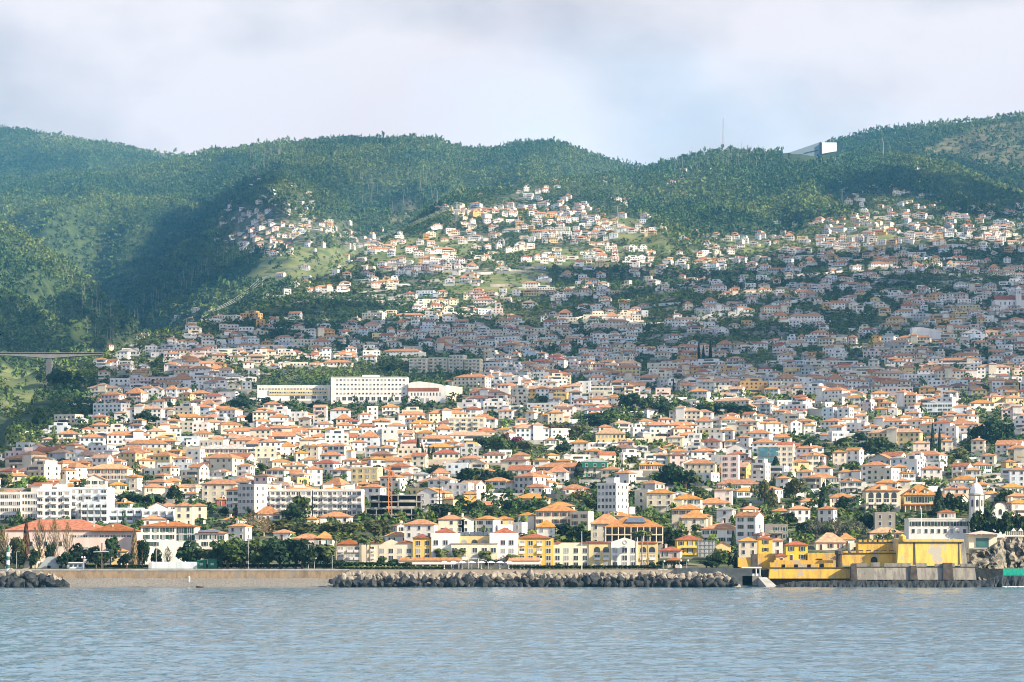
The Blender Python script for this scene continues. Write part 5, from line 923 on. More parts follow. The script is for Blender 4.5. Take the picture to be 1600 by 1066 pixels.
t, o, Y, rf = custom('arcade_building', 'cream building with two storeys of four dark arches and orange dormered roof', 'building', 1353, 1406, 767, 800, 'c', ('h', 756), 12, [(774, span(1355, 1403, 4), 2.3, 2.6, 'arch'), (784, span(1355, 1403, 4), 2.2, 2.3, 'loggia'), (793, span(1355, 1403, 4), 2.0, 2.2, 'plain')])
b = PB(o); b.pb(1376, 1386, 759, 766, Y + .2, 3); b.build('dormer', WM['c'], rf)
t, o, Y, rf = custom('dormered_villa', 'ochre villa with steep orange roof, two arched dormers and green shutters', 'villa', 1413, 1464, 774, 800, 'y', ('h', 757), 12, [(780, (1420, 1447 + 10), 1.1, 1.8, 'shutter'), (781, (1429, 1438, 1447), 1.3, 2.6, 'shutter')])
for p in (1428, 1447): 
    b = PB(o); b.pb(p - 3.4, p + 3.4, 766, 773, Y + .5, 3); x = b.X(p, Y); b.gable(x - 3.4 * Y / F, x + 3.4 * Y / F, .5, 3.5, b.Z(766, Y), .8, 1, 0); dm = b.build('dormer', [WM['c'], RM_['o']], rf); pwin(dm, o, p, 769.5, Y + .5, .9, 1.3, 'arch')
b = PB(o); b.pb(1410, 1466, 788, 790, Y - 2.5, 2.4); b.build('veranda_roof', RM_['r'], t)
for p in span(1411, 1465, 7): b = PB(o); b.pb(p - .5, p + .5, 790, 800, Y - 2.3, .3); b.build('veranda_post', WM['w'], t)
t, o, Y, rf = custom('convent', 'long white two-storey convent with dark shutters and small red-roofed lookout above the fort', 'convent', 1420, 1513, 812, 838, 'w', ('f', 810), 12, [(818.5, span(1422, 1512, 9), 1.2, 1.7, 'shutter'), (830, span(1422, 1512, 9), 1.1, 1.5, 'plain')], Y=1075)
b = PB(o); b.pb(1468, 1493, 801, 812, Y + 2, 6); b.build('lookout', WM['c'], t); b = PB(o); b.phip(1466, 1495, 796, 801, Y + 2, 7); b.build('lookout_roof', RM_['r'], t)
for p in span(1470, 1492, 4): pwin(t, o, p, 806, Y + 2, 1.0, 1.4)
t, o, Y, rf = custom('veranda_villa', 'grey-roofed villa with two dark green glazed verandahs on cream walls', 'villa', 910, 950, 722, 752, 'c', ('h', 714), 13, [(735, (918, 929, 941), 1.1, 1.8, 'plain'), (749, (920, 927, 933), 1.2, 1.4, 'plain')], roofmat='g')
for (r0, r1, p1) in ((722.5, 731, 949), (739, 746, 931)):
    b = PB(o); b.pb(909, p1, r0, r1, Y - 1.2, 1.1); b.build('veranda', M['green'], t)
    for p in span(910, p1, 3): pwin(t, o, p, (r0 + r1) / 2, Y - 1.2, 1.2, 1.4)
t, o, Y, rf = custom('arcaded_mansion', 'yellow mansion with a row of dark arched windows among garden trees', 'mansion', 931, 977, 678, 697, 'y', ('h', 668), 13, [(682, span(933, 975, 7), 1.2, 1.7, 'arch'), (690, (935, 943, 968), 1.2, 1.7, 'arch')], roofmat='t')
# construction shell and crane
_, Yc = ray(620, 812); o = (hp(618, 812, Yc)[0], Yc, hp(0, 812, Yc)[1]); t = thing('construction_shell', o, 'unfinished concrete frame building with open dark floors behind the crane', 'building')
b = PB(o); b.pb(579, 658, 775, 793, Yc + 7, .4); b.pb(571, 658, 797, 813, Yc + 5, .4); b.build('back_wall', M['dark'], t)
for (a, c, r) in ((577, 659, 773), (577, 659, 783.5), (571, 661, 793.5), (571, 659, 804)): b = PB(o); b.pb(a, c, r, r + 1.5, Yc, 12); b.build('floor_slab', M['conc'], t)
for (cols, r0, r1) in (((578, 592, 622, 651, 658), 774.5, 793.5), ((572, 588, 612, 628, 643, 658), 795, 814)):
    for p in cols: b = PB(o); b.pb(p - .7, p + .7, r0, r1, Yc + .1, .5); b.build('column', M['conc'], t)
for (a, c, r) in ((580, 590, 781), (624, 650, 781), (604, 620, 791), (624, 650, 791), (613, 642, 802)): b = PB(o); b.pb(a, c, r, r + 2.6, Yc + .3, .3); b.build('low_wall', RM_['n'] if a % 2 else M['conc'], t)
PLACED.append((o[0], Yc + 4, 24))
def lattice(b, x, y, z0, z1, w, n, rad=.09):
    for sx in (-1, 1):
        for sy in (-1, 1): b.tube([(x + sx * w, y + sy * w, z0), (x + sx * w, y + sy * w, z1)], rad, 4)
    for k in range(n):
        za, zb = z0 + (z1 - z0) * k / n, z0 + (z1 - z0) * (k + 1) / n; s = 1 if k % 2 else -1
        for sy in (-1, 1): b.tube([(x - s * w, y + sy * w, za), (x + s * w, y + sy * w, zb)], rad * .8, 4); b.tube([(x + sy * w, y - s * w, za), (x + sy * w, y + s * w, zb)], rad * .8, 4)
Yk = Yc - 2.5; o = (hp(609.5, 794, Yk)[0], Yk, hp(0, 794, Yk)[1]); t = thing('tower_crane', o, 'orange lattice tower crane rising in front of the construction shell', 'crane'); zt_ = (794 - 741) * Yk / F
b = MB(); lattice(b, 0, 0, -2, zt_, .7, 16, .11); b.build('mast', M['orange'], t); b = MB(); b.box(-.7, .7, -.9, .9, zt_, zt_ + 1.2); b.box(.75, 1.7, -1.2, .2, zt_ - .2, zt_ + 1.2); b.build('cab', M['orange'], t)
b = MB(); lattice(b, 0, 0, zt_ + 1.2, zt_ + 3.2, .3, 3, .1); b.build('apex', M['orange'], t); b = MB()
for s in (-.5, .5): b.tube([(s - 1, -26, zt_ + 1.4), (s, 0, zt_ + 1.4), (s + .4, 11, zt_ + 1.4)], .1, 4)
b.tube([(-1, -26, zt_ + 2.3), (0, 0, zt_ + 2.3)], .1, 4)
for k in range(14): b.tube([(-1 + k / 14 - .5, -26 + k * 1.85, zt_ + 1.4), (-1 + k / 14, -25 + k * 1.85, zt_ + 2.3), (-1 + k / 14 + .5, -24.1 + k * 1.85, zt_ + 1.4)], .06, 4)
b.build('jib', M['orange'], t); b = MB(); b.box(-.7, 1.4, 8.8, 11, zt_ + .2, zt_ + 1.5); b.build('counterweight', M['conc'], t)
o = (hp(1104, 866, 1040)[0], 1040, hp(0, 868, 1040)[1]); t = thing('scaffolded_house', o, 'house wrapped in pale grey scaffold netting beside the yellow house', 'house'); b = PB(o); b.pb(1091.5, 1116.5, 845, 870, 1040, 8); b.build('netting', mat('scaffold_net', (.42, .43, .42), .9, .15, .5), t); b = PB(o)
for r in (845, 851, 857, 863): b.pb(1091, 1117, r, r + .5, 1039.7, .15)
for p in (1091, 1097, 1104, 1111, 1116.5): b.pb(p, p + .5, 843, 870, 1039.6, .15)
b.build('scaffold', M['metal'], t); PLACED.append((o[0], 1044, 8))
# --- school on the slope
_, Ys = ray(560, 632)
t, o, Y, _ = custom('school_wing', 'long low white and yellow school wing with dark glazed ground floor', 'school building', 402, 516, 603, 628, 'w', ('f', 602), 14, [(608, span(404, 512, 22), 1.6, .9, 'plain')], Y=Ys + 6)
b = PB(o); b.pb(420, 511, 610, 617, Y - .5, .45); b.build('yellow_band', WM['y'], t)
for p in span(421, 510, 24): pwin(t, o, p, 613.5, Y - .5, 1.2, 1.0)
for p in span(452, 512, 7): b = PB(o); b.pb(p - 3.6, p + 3.6, 619, 623, Y - .1, .1); b.build('glazing', M['glass'], t)
b = PB(o); b.pb(400, 516, 626, 634, Y - 3, 3); b.build('podium', M['conc'], t)
t, o, Y, _ = custom('school_block', 'large white five-storey school block with rows of small windows', 'school building', 517, 637, 590, 628, 'w', ('f', 589), 16, [(r, span(524, 634, 19), 1.3, 1.1, 'plain') for r in (594, 601, 608, 615)] + [(623, span(524, 634, 12), 2.6, 2.4, 'plain')], Y=Ys)
b = PB(o); b.pb(566, 592, 586, 590, Y + 1, 12); b.build('roof_storey', WM['w'], t)
t, o, Y, _ = custom('school_hall', 'white school hall with gently curved gable and red-brown panel', 'school building', 638, 697, 604, 630, 'w', None, 24, [(616, span(641, 690, 10), .9, 2.2, 'plain'), (625, (660, 668), 2.0, 2.4, 'plain')], Y=Ys - 2)
b = PB(o); x0, x1 = b.X(638, Y), b.X(697, Y); z0 = b.Z(604, Y); ap = b.X(655, Y); b.poly([(x0, z0), (x1, z0), (b.X(690, Y), b.Z(601, Y)), (b.X(672, Y), b.Z(598, Y)), (ap, b.Z(596, Y)), (b.X(645, Y), b.Z(597, Y)), (x0, b.Z(599, Y))], 0, 24); b.build('curved_roof', WM['w'], t)
b = PB(o); b.pb(638, 686, 606, 611.5, Y - .2, .2); b.build('brown_panel', mat('red_brown_panel', (.30, .12, .07), .8, .15, 1), t)
b = PB(o); y = 0; b.mesh8([(b.X(697.3, Y), 0, -4), (b.X(697.3, Y) + 11, 26, -4), (b.X(697.3, Y) + 5, 30, -4), (b.X(697.3, Y) - 2, 6, -4), (b.X(697.3, Y), 0, b.Z(602, Y)), (b.X(697.3, Y) + 11, 26, b.Z(602, Y)), (b.X(697.3, Y) + 5, 30, b.Z(602, Y)), (b.X(697.3, Y) - 2, 6, b.Z(602, Y))]); b.build('side_wing', WM['c'], t)
o = (hp(604, 636, Ys - 8)[0], Ys - 8, hp(0, 637, Ys - 8)[1]); t = thing('retaining_wall', o, 'long grey retaining wall under the white school block', 'wall'); b = PB(o); b.pb(553, 662, 627.5, 640, Ys - 8, 2); b.build('wall_face', mat('bluish_concrete', (.30, .34, .35), .9, .12, .3, streak=1), t)
_, Yw = ray(685, 732); o = (hp(685, 732, Yw)[0], Yw, hp(0, 732, Yw)[1]); t = thing('retaining_wall', o, 'pale pinkish stone retaining wall below the white garden villa with cypresses', 'wall'); b = PB(o); b.pb(652, 716, 718, 736, Yw, 2); b.build('wall_face', mat('pink_stone', (.55, .46, .39), .9, .12, .5), t)
_, Yw = ray(1290, 656); o = (hp(1290, 656, Yw)[0], Yw, hp(0, 656, Yw)[1]); t = thing('curved_wall', o, 'big curved grey concrete retaining wall among the right-hand houses', 'wall'); b = MB(); rw = 27 * Yw / F
b.lathe([(rw, -3), (rw, 17 * Yw / F), (rw - .5, 17 * Yw / F)], 28, (0, rw * .75)); b.build('wall_face', M['conc'], t)
# --- viaduct
Yv = 2600; o = (hp(77, 575, Yv)[0], Yv, hp(0, 600, Yv)[1]); t = thing('viaduct', o, 'grey concrete road viaduct crossing the valley at the left', 'bridge'); kv = Yv / F
xs = np.linspace(-130, 172, 31); b = MB()
def zz(p): return (600 - (555.5 - .032 * (p + 40) * .9)) * kv
def th(p): d = abs(p - 77); return (3.4 + 5 * max(0, 1 - d / 75) ** 1.6) * kv
for a, c in zip(xs[:-1], xs[1:]):
    xa, xc = (a - 77) * kv, (c - 77) * kv; ya, yc = (a - 77) * .25, (c - 77) * .25
    b.mesh8([(xa, ya - 3, zz(a) - th(a)), (xc, yc - 3, zz(c) - th(c)), (xc, yc + 4, zz(c) - th(c)), (xa, ya + 4, zz(a) - th(a)), (xa, ya - 3, zz(a)), (xc, yc - 3, zz(c)), (xc, yc + 4, zz(c)), (xa, ya + 4, zz(a))], 0)
b.build('girder', mat('viaduct_concrete', (.14, .145, .145), .9, .1, .3, streak=1), t)
b = MB()
for a, c in zip(xs[:-1], xs[1:]):
    xa, xc = (a - 77) * kv, (c - 77) * kv; ya, yc = (a - 77) * .25, (c - 77) * .25
    b.mesh8([(xa, ya - 4.5, zz(a) + .02), (xc, yc - 4.5, zz(c) + .02), (xc, yc + 5, zz(c) + .02), (xa, ya + 5, zz(a) + .02), (xa, ya - 4.5, zz(a) + .5), (xc, yc - 4.5, zz(c) + .5), (xc, yc + 5, zz(c) + .5), (xa, ya + 5, zz(a) + .5)], 0)
b.build('deck', bpy.data.materials['viaduct_concrete'], t)
b = MB(); b.box(-4.2 * kv, 4.2 * kv, -2.5, 3.5, -40, zz(77) - th(77) - .05); b.build('pier', bpy.data.materials['viaduct_concrete'], t)
# --- landmarks far up: hilltop building, mast, pylons and cables, church, blank hall
Yb = 5720; o = (hp(1270, 242, Yb)[0], Yb, hp(0, 243, Yb)[1]); t = thing('hilltop_building', o, 'white modern building with sloping roof alone on the wooded crest', 'building'); kb = Yb / F
b = MB(); b.poly([((1232 - 1270) * kb, 4 * kb), ((1256 - 1270) * kb, -3 * kb), ((1284 - 1270) * kb, -3 * kb), ((1284 - 1270) * kb, 21 * kb), ((1279 - 1270) * kb, 20 * kb)], 0, 22, 0); b.build('sloping_hall', mat('grey_blue_cladding', (.20, .255, .30), .6, .05), t); b = MB(); b.poly([((1284 - 1270) * kb + .02, 2 * kb), ((1307 - 1270) * kb, 6 * kb), ((1307 - 1270) * kb, 19.5 * kb), ((1284 - 1270) * kb + .02, 19.5 * kb)], -6, 18, 0); b.build('end_block', M['white'], t)
b = MB(); b.poly([((1256 - 1270) * kb, 2 * kb), ((1278 - 1270) * kb, 7 * kb), ((1278 - 1270) * kb, 9 * kb), ((1256 - 1270) * kb, 4 * kb)], -.4, 0); b.build('dark_window_band', M['glass'], t); b = MB(); b.box((1280.5 - 1270) * kb, (1283 - 1270) * kb, -.5, -.1, 0, 21 * kb); b.build('dark_recess', M['glass'], t)
def mast(px, rb, rt, w, name, label, m, cat, arms=0, Yq=None):
    if Yq is None: _, Yq = ray(px, rb)
    o = (hp(px, rb, Yq)[0], Yq, hp(0, rb, Yq)[1]); t = thing(name, o, label, cat); hh = (rb - rt) * Yq / F; b = MB()
    n = 12
    for sx in (-1, 1):
        for sy in (-1, 1): b.tube([(sx * w, sy * w, -4), (sx * w * .15, sy * w * .15, hh)], max(.12, w * .09), 4)
    for k in range(n):
        f0, f1 = k / n, (k + 1) / n; wa, wb_ = w * (1 - .85 * f0), w * (1 - .85 * f1); s = 1 if k % 2 else -1
        b.tube([(-s * wa, -wa, hh * f0), (s * wb_, -wb_, hh * f1)], max(.1, w * .06), 4); b.tube([(-s * wa, wa, hh * f0), (s * wb_, wb_, hh * f1)], max(.1, w * .06), 4)
    b.build('lattice', m, t)
    for k in range(arms): z = hh * (.97 - .14 * k); b = MB(); b.tube([(-4.5, 0, z), (0, 0, z + .8), (4.5, 0, z)], .22, 4); b.build('crossarm', m, t)
    return (o[0], o[1], o[2] + hh * .9)
RW = mat('red_white_steel', (.55, .38, .36), .6, .2, .05)
mast(1130, 232, 184, 2.2, 'radio_mast', 'thin reddish lattice radio mast standing on the wooded crest', RW, 'mast', Yq=5830)
P1 = mast(714, 346, 316, 2.0, 'power_pylon', 'grey power pylon above the central hill houses', M['metal'], 'pylon', 3); P2 = mast(409, 452, 434, 1.8, 'power_pylon', 'grey power pylon on the left ridge above the valley', M['metal'], 'pylon', 3); mast(965, 345, 322, 1.6, 'power_pylon', 'small grey pylon at the edge of the forest above the central hill', M['metal'], 'pylon', 2); mast(1316, 316, 296, 1.6, 'power_pylon', 'grey pylon above the upper right houses', M['metal'], 'pylon', 2)
x3, y3 = ray(330, 502); P3 = (x3, y3, float(gz(np.array([x3]), np.array([y3]))[0]) + 14)
def cable(A, B, dx, label):
    pts = []
    for s in np.linspace(0, 1, 15): p = np.array(A) * (1 - s) + np.array(B) * s; p[2] -= 12 * 4 * s * (1 - s) * .5; p[0] += dx; pts.append(p)
    b = MB(); b.tube(pts, .16, 4); tag(b.build('power_cable', mat('cable', (.5, .5, .48), .5, .05) if 'cable' not in bpy.data.materials else bpy.data.materials['cable']), label, 'cable', 'power cables')
for dx in (-4, 0, 4): cable(P1, P2, dx, 'pale power cables sagging between the two left pylons'); cable(P2, P3, dx, 'pale power cables running down from the left ridge pylon')
b = PB((0, 0, 0)); px_, rb_ = 1380, 240; Yq = 5720; t = thing('bent_pole', (hp(px_, rb_, Yq)[0], Yq, hp(0, rb_, Yq)[1]), 'pale bent tall pole or bare trunk on the right crest', 'pole'); b = MB(); b.tube([(0, 0, -6), (.5, 0, 18), (-1, 0, 26), (-3, 0, 33)], [1.0, .9, .8, .5], 6); b.build('shaft', M['palebark'], t)
t, o, Y, rf = custom('hillside_church', 'white hillside church with red roof and square bell tower at far right', 'church', 1555, 1620, 468, 484, 'w', ('x', 461), 16, [(474, span(1560, 1588, 4), 1.2, 3.0, 'arch')], roofmat='r'); b = PB(o); b.pb(1588, 1596, 452, 484, Y - 3, 5); b.build('bell_tower', WM['w'], t); b = PB(o); b.phip(1587, 1597, 447, 452, Y - 3, 5.5); b.build('tower_cap', WM['w'], t)
for p in (1590.5, 1593.5): pwin(t, o, p, 457, Y - 3, 1.0, 2.4, 'arch')
t, o, Y, rf = custom('blank_hall', 'tall blank white hall with sloping top among the right-hand houses', 'hall', 1425, 1470, 518, 536, 'w', None, 14, [(532, (1462, 1467), 1.0, 1.4, 'plain')]); b = PB(o); b.poly([(b.X(1425, Y), b.Z(518, Y)), (b.X(1470, Y), b.Z(518, Y)), (b.X(1462, Y), b.Z(515, Y)), (b.X(1438, Y), b.Z(511, Y)), (b.X(1425, Y), b.Z(512, Y))], 0, 14); b.build('sloping_top', WM['w'], t)
# --- beach front: bunker, kiosk, hoarding, containers, beacon, mast
o = (hp(75, 889, 1018)[0], 1018, 6.3); t = thing('concrete_bunker', o, 'sloping grey concrete bunker above the beach wall', 'bunker'); b = PB(o); Yq = 1018; b.poly([(b.X(58, Yq), 0), (b.X(95, Yq), 0), (b.X(94, Yq), b.Z(871, Yq)), (b.X(76, Yq), b.Z(870, Yq)), (b.X(72, Yq), b.Z(872, Yq))], 0, 9); b.build('ramp', mat('light_concrete', (.42, .46, .48), .9, .1, .3), t)
for p in (74, 92): b = PB(o); b.pb(p, p + 5, 884, 888.6, Yq - .1, .1); b.build('vent', M['dark'], t)
o = (hp(120, 889, 1016)[0], 1016, 6.3); t = thing('promenade_kiosk', o, 'flat-roofed pale blue kiosk right of the concrete bunker', 'kiosk'); b = PB(o); b.pb(105, 132, 880, 889, 1016, 4); b.build('wall', WM['b'], t); b = PB(o); b.pb(104, 134, 878.4, 880, 1015.4, 5); b.build('roof', M['white'], t)
for p in (109, 116, 123): b = PB(o); b.pb(p, p + 4.5, 882, 885.5, 1015.9, .1); b.build('hatch', M['glass'], t)
o = (hp(272, 889, 1015)[0], 1015, 6.3); t = thing('site_hoarding', o, 'long pale grey-blue site hoarding on the promenade', 'hoarding')
for i in range(11): a = 237 + i * 6.5; b = PB(o); b.pb(a, a + 6.4, 878, 889, 1015 + .02 * (i % 2), .25); b.build('panel', WM['b'], t)
b = PB(o); b.pb(232, 237, 879, 889, 1015, 3); b.build('end_panel', WM['g'], t)
o = (hp(324, 889, 1015)[0], 1015, 6.3)
for (a, c, r, lab) in ((308, 322, 875, 'dark green waste container beside the hoarding, left one'), (325, 339, 873, 'dark green waste container beside the hoarding, right one')):
    o = (hp((a + c) / 2, 889, 1015)[0], 1015, 6.3); t = thing('waste_container', o, lab, 'container', 'green containers'); b = PB(o); b.pb(a, c, r + 2, 889, 1015, 2.6); b.build('body', M['green'], t); b = PB(o); b.pb(a - .5, c + .5, r, r + 2, 1014.8, 3); b.build('lid', M['green'], t); b = PB(o); b.pb(a + 4, a + 9, 880, 883.5, 1014.9, .1); b.build('panel', M['metal'], t)
o = (hp(12.5, 895, 1004)[0], 1004, hp(0, 895, 1004)[1]); t = thing('harbour_beacon', o, 'white and green banded beacon post on the left breakwater', 'beacon')
for i in range(6): b = MB(); z0 = i * 1.45; b.lathe([(.75 - .04 * i, z0), (.72 - .04 * i, z0 + 1.44)], 12); b.build('band', M['white'] if i % 2 == 0 else M['green'], t)
b = MB(); b.lathe([(.9, 8.72), (.9, 8.9), (.3, 9), (.3, 9.7), (.1, 9.9)], 10); b.build('lamp_head', M['green'], t)
o = (hp(158.5, 888, 1014)[0], 1014, 6.3); t = thing('yardarm_mast', o, 'brown wooden mast with a white yardarm above the beach', 'mast'); b = MB(); b.tube([(0, 0, 0), (.2, 0, 9.2)], .22, 6); b.build('pole', M['trunk'], t); b = MB(); b.tube([(-2.8, -.3, 6), (2.6, -.3, 6.2)], .11, 6); b.build('yard', M['white'], t)
def lamp(px, rb, rt, label_d, arms=1, Yq=1013.5, m=None, globe=False):
    o = (hp(px, rb, Yq)[0], Yq, hp(0, rb, Yq)[1]); t = thing('street_lamp', o, None, 'lamp', 'lamp posts along the waterfront'); hh = (rb - rt) * Yq / F
    b = MB(); b.tube([(0, 0, -.5), (0, 0, hh)], [.13, .08], 6); b.build('pole', m or M['metal'], t)
    for s in ((-1, 1) if arms == 2 else (1,)):
        b = MB()
        if globe: b.lathe([(.05, hh - .2), (.3, hh), (.35, hh + .25), (.2, hh + .5), (.02, hh + .6)], 8, (s * .45, 0))
        else: b.box(*sorted((0, s * 1.1)), -.12, .12, hh - .08, hh + .06)
        b.build('lamp_head', M['white'] if globe else M['metal'], t)
    later(t, label_d, px, (rb + rt) / 2)
for (p, rb, rt, d, a, gl_) in ((26, 886, 862, 'slim grey lamp post on the promenade', 1, 0), (130, 888, 872, 'short lamp post with white globes', 2, 1), (244, 889, 848, 'tall pale lamp post by the hoarding', 1, 0), (388, 889, 845, 'slim grey lamp post on the promenade', 1, 0), (482, 890, 851, 'tall double-armed lamp post', 2, 0), (491, 889, 873, 'short lamp post with white globes', 2, 1), (519, 889, 868, 'slim grey lamp post on the promenade', 1, 0), (1036, 888, 878, 'short lamp post with white globe', 1, 1), (1062, 888, 877, 'short lamp post with white globe', 1, 1), (1073, 888, 877, 'short lamp post with white globe', 1, 1)): lamp(p, rb, rt, d, a, globe=bool(gl_))
for (p, rb, rt, Yq, lab) in ((909, 889, 832, 1011.6, 'tall white flagpole in front of the cream hotel wing'), (1439.5, 843, 795, 1012, 'thin white flagpole on the fort bastion')):
    o = (hp(p, rb, Yq)[0], Yq, hp(0, rb, Yq)[1]); t = thing('flagpole', o, lab, 'flagpole'); hh = (rb - rt) * Yq / F; b = MB(); b.tube([(0, 0, -.3), (0, 0, hh)], [.17, .09], 6); b.build('pole', M['white'], t); b = MB(); b.lathe([(.05, hh), (.16, hh + .12), (.02, hh + .28)], 6); b.build('finial', M['white'], t)
for (p, rt, m_, lab) in ((98, 898, M['trunk'], 'dark mooring post on the pebble beach'), (295.5, 896, M['white'], 'white marker post on the pebble beach')):
    o = (hp(p, 906, 1004)[0], 1004, 1.6); t = thing('beach_post', o, lab, 'post'); b = MB(); b.lathe([(.35, -.6), (.33, 1.9), (.2, 2.05)], 8); b.build('shaft', m_, t); b = MB(); b.lathe([(.42, 1.4), (.42, 1.6)], 8); b.build('band', M['metal'], t)
def boat(px, r, L_, lab, m, cat='boat'):
    Yq = H * F / (r - R0); o = ((px - CX) * Yq / F, Yq, -.05); t = thing('small_boat', o, lab, cat); b = MB(); n = 9; prev = None
    for k in range(n):
        s = k / (n - 1) * 2 - 1; w = .85 * (1 - abs(s) ** 2.6) + .03; zt_ = .62 + .28 * s * s; x = s * L_ / 2; cur = [(x, -w, zt_), (x, -w * .6, .05), (x, 0, -.15), (x, w * .6, .05), (x, w, zt_)]
        if prev:
            for q in range(4): b.face([prev[q], cur[q], cur[q + 1], prev[q + 1]])
            b.face([prev[0], prev[4], cur[4], cur[0]][::-1], 1) if abs(s) < .0 else None
        prev = cur
    b.build('hull', m, t); b = MB()
    for x in (-.25, .2): b.box(x * L_ - .15, x * L_ + .15, -.7, .7, .42, .47)
    b.build('thwart', M['trunk'], t)
boat(1068, 916.2, 5.2, 'small dark blue boat floating beside the breakwater boulders', M['blue']); boat(313, 919, 2.8, 'tiny dark rowing boat off the pebble beach', M['trunk'])

# surf along the rocks
b = MB(); gs = random.Random(3)
for k in range(60):
    px = gs.uniform(1250, 1720) if k < 0 else gs.uniform(1562, 1720); Yq = (993 if px < 1160 else 989) + gs.uniform(-1.5, 1.5) - (gs.uniform(0, 5) if px > 1560 else 0); x = (px - CX) * Yq / F; w, d = gs.uniform(.25, .8), gs.uniform(.2, .6)
    if 1160 < px < 1250 or fbm(np.array([px / 30]), np.array([2.2]), 2)[0] < .48: continue
    b.lathe([(1, 0), (.7, .16), (.2, .24)], 6); n0 = len(b.v) - 18
    for q in range(n0, len(b.v)): vx, vy, vz = b.v[q]; b.v[q] = (x + vx * w * 1.5, Yq + vy * d, vz * gs.uniform(.8, 1.6) + .12)
tag(b.build('surf', mat('foam', (.8, .82, .82), .9, .05, 3)), 'small white wash breaking along the rocks at the waterline', 'surf', kind='stuff')
# ---------------------------------------------------------------- breakwater boulders
def boulder_mesh(seed, m):
    import bmesh
    b = bmesh.new(); bmesh.ops.create_icosphere(b, subdivisions=2, radius=1); g = np.random.default_rng(seed); D = g.normal(size=(15, 3)); D /= np.linalg.norm(D, axis=1)[:, None]; hh = g.uniform(.52, .86, 15)
    for v in b.verts:
        p = np.array(v.co)
        for d, h_ in zip(D, hh):
            e = p @ d - h_
            if e > 0: p = p - d * e
        v.co = p * 1.3 + g.normal(size=3) * .02
    me = bpy.data.meshes.new('boulder'); b.to_mesh(me); b.free(); me.materials.append(m); return me
BD = [boulder_mesh(s, M['rock']) for s in range(6)]; BW = [boulder_mesh(s + 10, M['wet']) for s in range(5)]
gb = random.Random(5)
def boulders(p0, p1, step, rows):
    for (r, Yq, wet, sz) in rows:
        p = p0 + gb.uniform(0, step)
        while p < p1:
            y = Yq + gb.uniform(-.9, .9); rr = r + gb.uniform(-2.8, 2.4); x, z = hp(p, rr, y); s = sz * gb.uniform(.62, 1.35)
            o = link('boulder', (BW if wet else BD)[gb.randrange(5)], None, (x, y, z)); o.rotation_euler = (gb.uniform(0, 6), gb.uniform(0, 6), gb.uniform(0, 6)); o.scale = (s * gb.uniform(.85, 1.3), s * gb.uniform(.8, 1.2), s * gb.uniform(.75, 1.1))
            if p > 300: lab = 'dark wet boulder at the waterline of the long breakwater' if wet else 'dry pale boulder on the upper slope of the long breakwater'; gname = 'wet boulders of the long breakwater' if wet else 'dry boulders of the long breakwater'
            else: lab = 'dark wet boulder of the small left breakwater' if wet else 'dry grey boulder topping the small left breakwater'; gname = 'wet boulders of the left breakwater' if wet else 'dry boulders of the left breakwater'
            tag(o, lab, 'boulder', gname); p += step * gb.uniform(.8, 1.2)
boulders(528, 1140, 9.4, ((900, 1003.5, 0, 1.15), (904.5, 1000.6, 0, 1.25))); boulders(516, 1150, 10, ((909.5, 997.6, 1, 1.4), (914.5, 994.8, 1, 1.35)))
boulders(-12, 66, 11, ((899, 1001, 0, 1.6),)); boulders(-12, 88, 11, ((905, 998.5, 1, 1.6),)); boulders(-12, 106, 11, ((911, 996, 1, 1.6), (915, 994, 1, 1.4)))
# rubble core behind the boulders
def core(p0, p1, n, lab):
    cu = np.linspace(p0, p1, n); cz = np.linspace(0, 1, 7); CU, CZ = np.meshgrid(cu, cz, indexing='ij'); e = np.clip(np.minimum(CU - p0, p1 - CU) / 26, 0, 1); YQ = 994 + 12.5 * CZ; ZQ = -1.2 + (6.2 * CZ) * e ** .6 - .4 + (fbm(CU / 3, CZ * 6, 3) - .5) * 1.6
    idx = np.arange(CU.size).reshape(CU.shape); Q = np.stack([idx[:-1, :-1], idx[1:, :-1], idx[1:, 1:], idx[:-1, 1:]], -1).reshape(-1, 4); me = grid_mesh('rubble_core', np.stack([(CU - CX) * YQ / F, YQ, ZQ], -1).reshape(-1, 3), Q, M['wet']); me.materials.append(M['rock'])
    me.polygons.foreach_set('material_index', np.tile(np.array([0, 0, 0, 1, 1, 1], np.int32), n - 1)); me.polygons.foreach_set('use_smooth', np.zeros(len(Q), bool)); tag(link('rubble_core', me), lab, 'rubble', kind='stuff')
core(505, 1160, 330, 'dark rubble filling the gaps between the long breakwater boulders'); core(-40, 110, 80, 'dark rubble filling the gaps of the left breakwater')
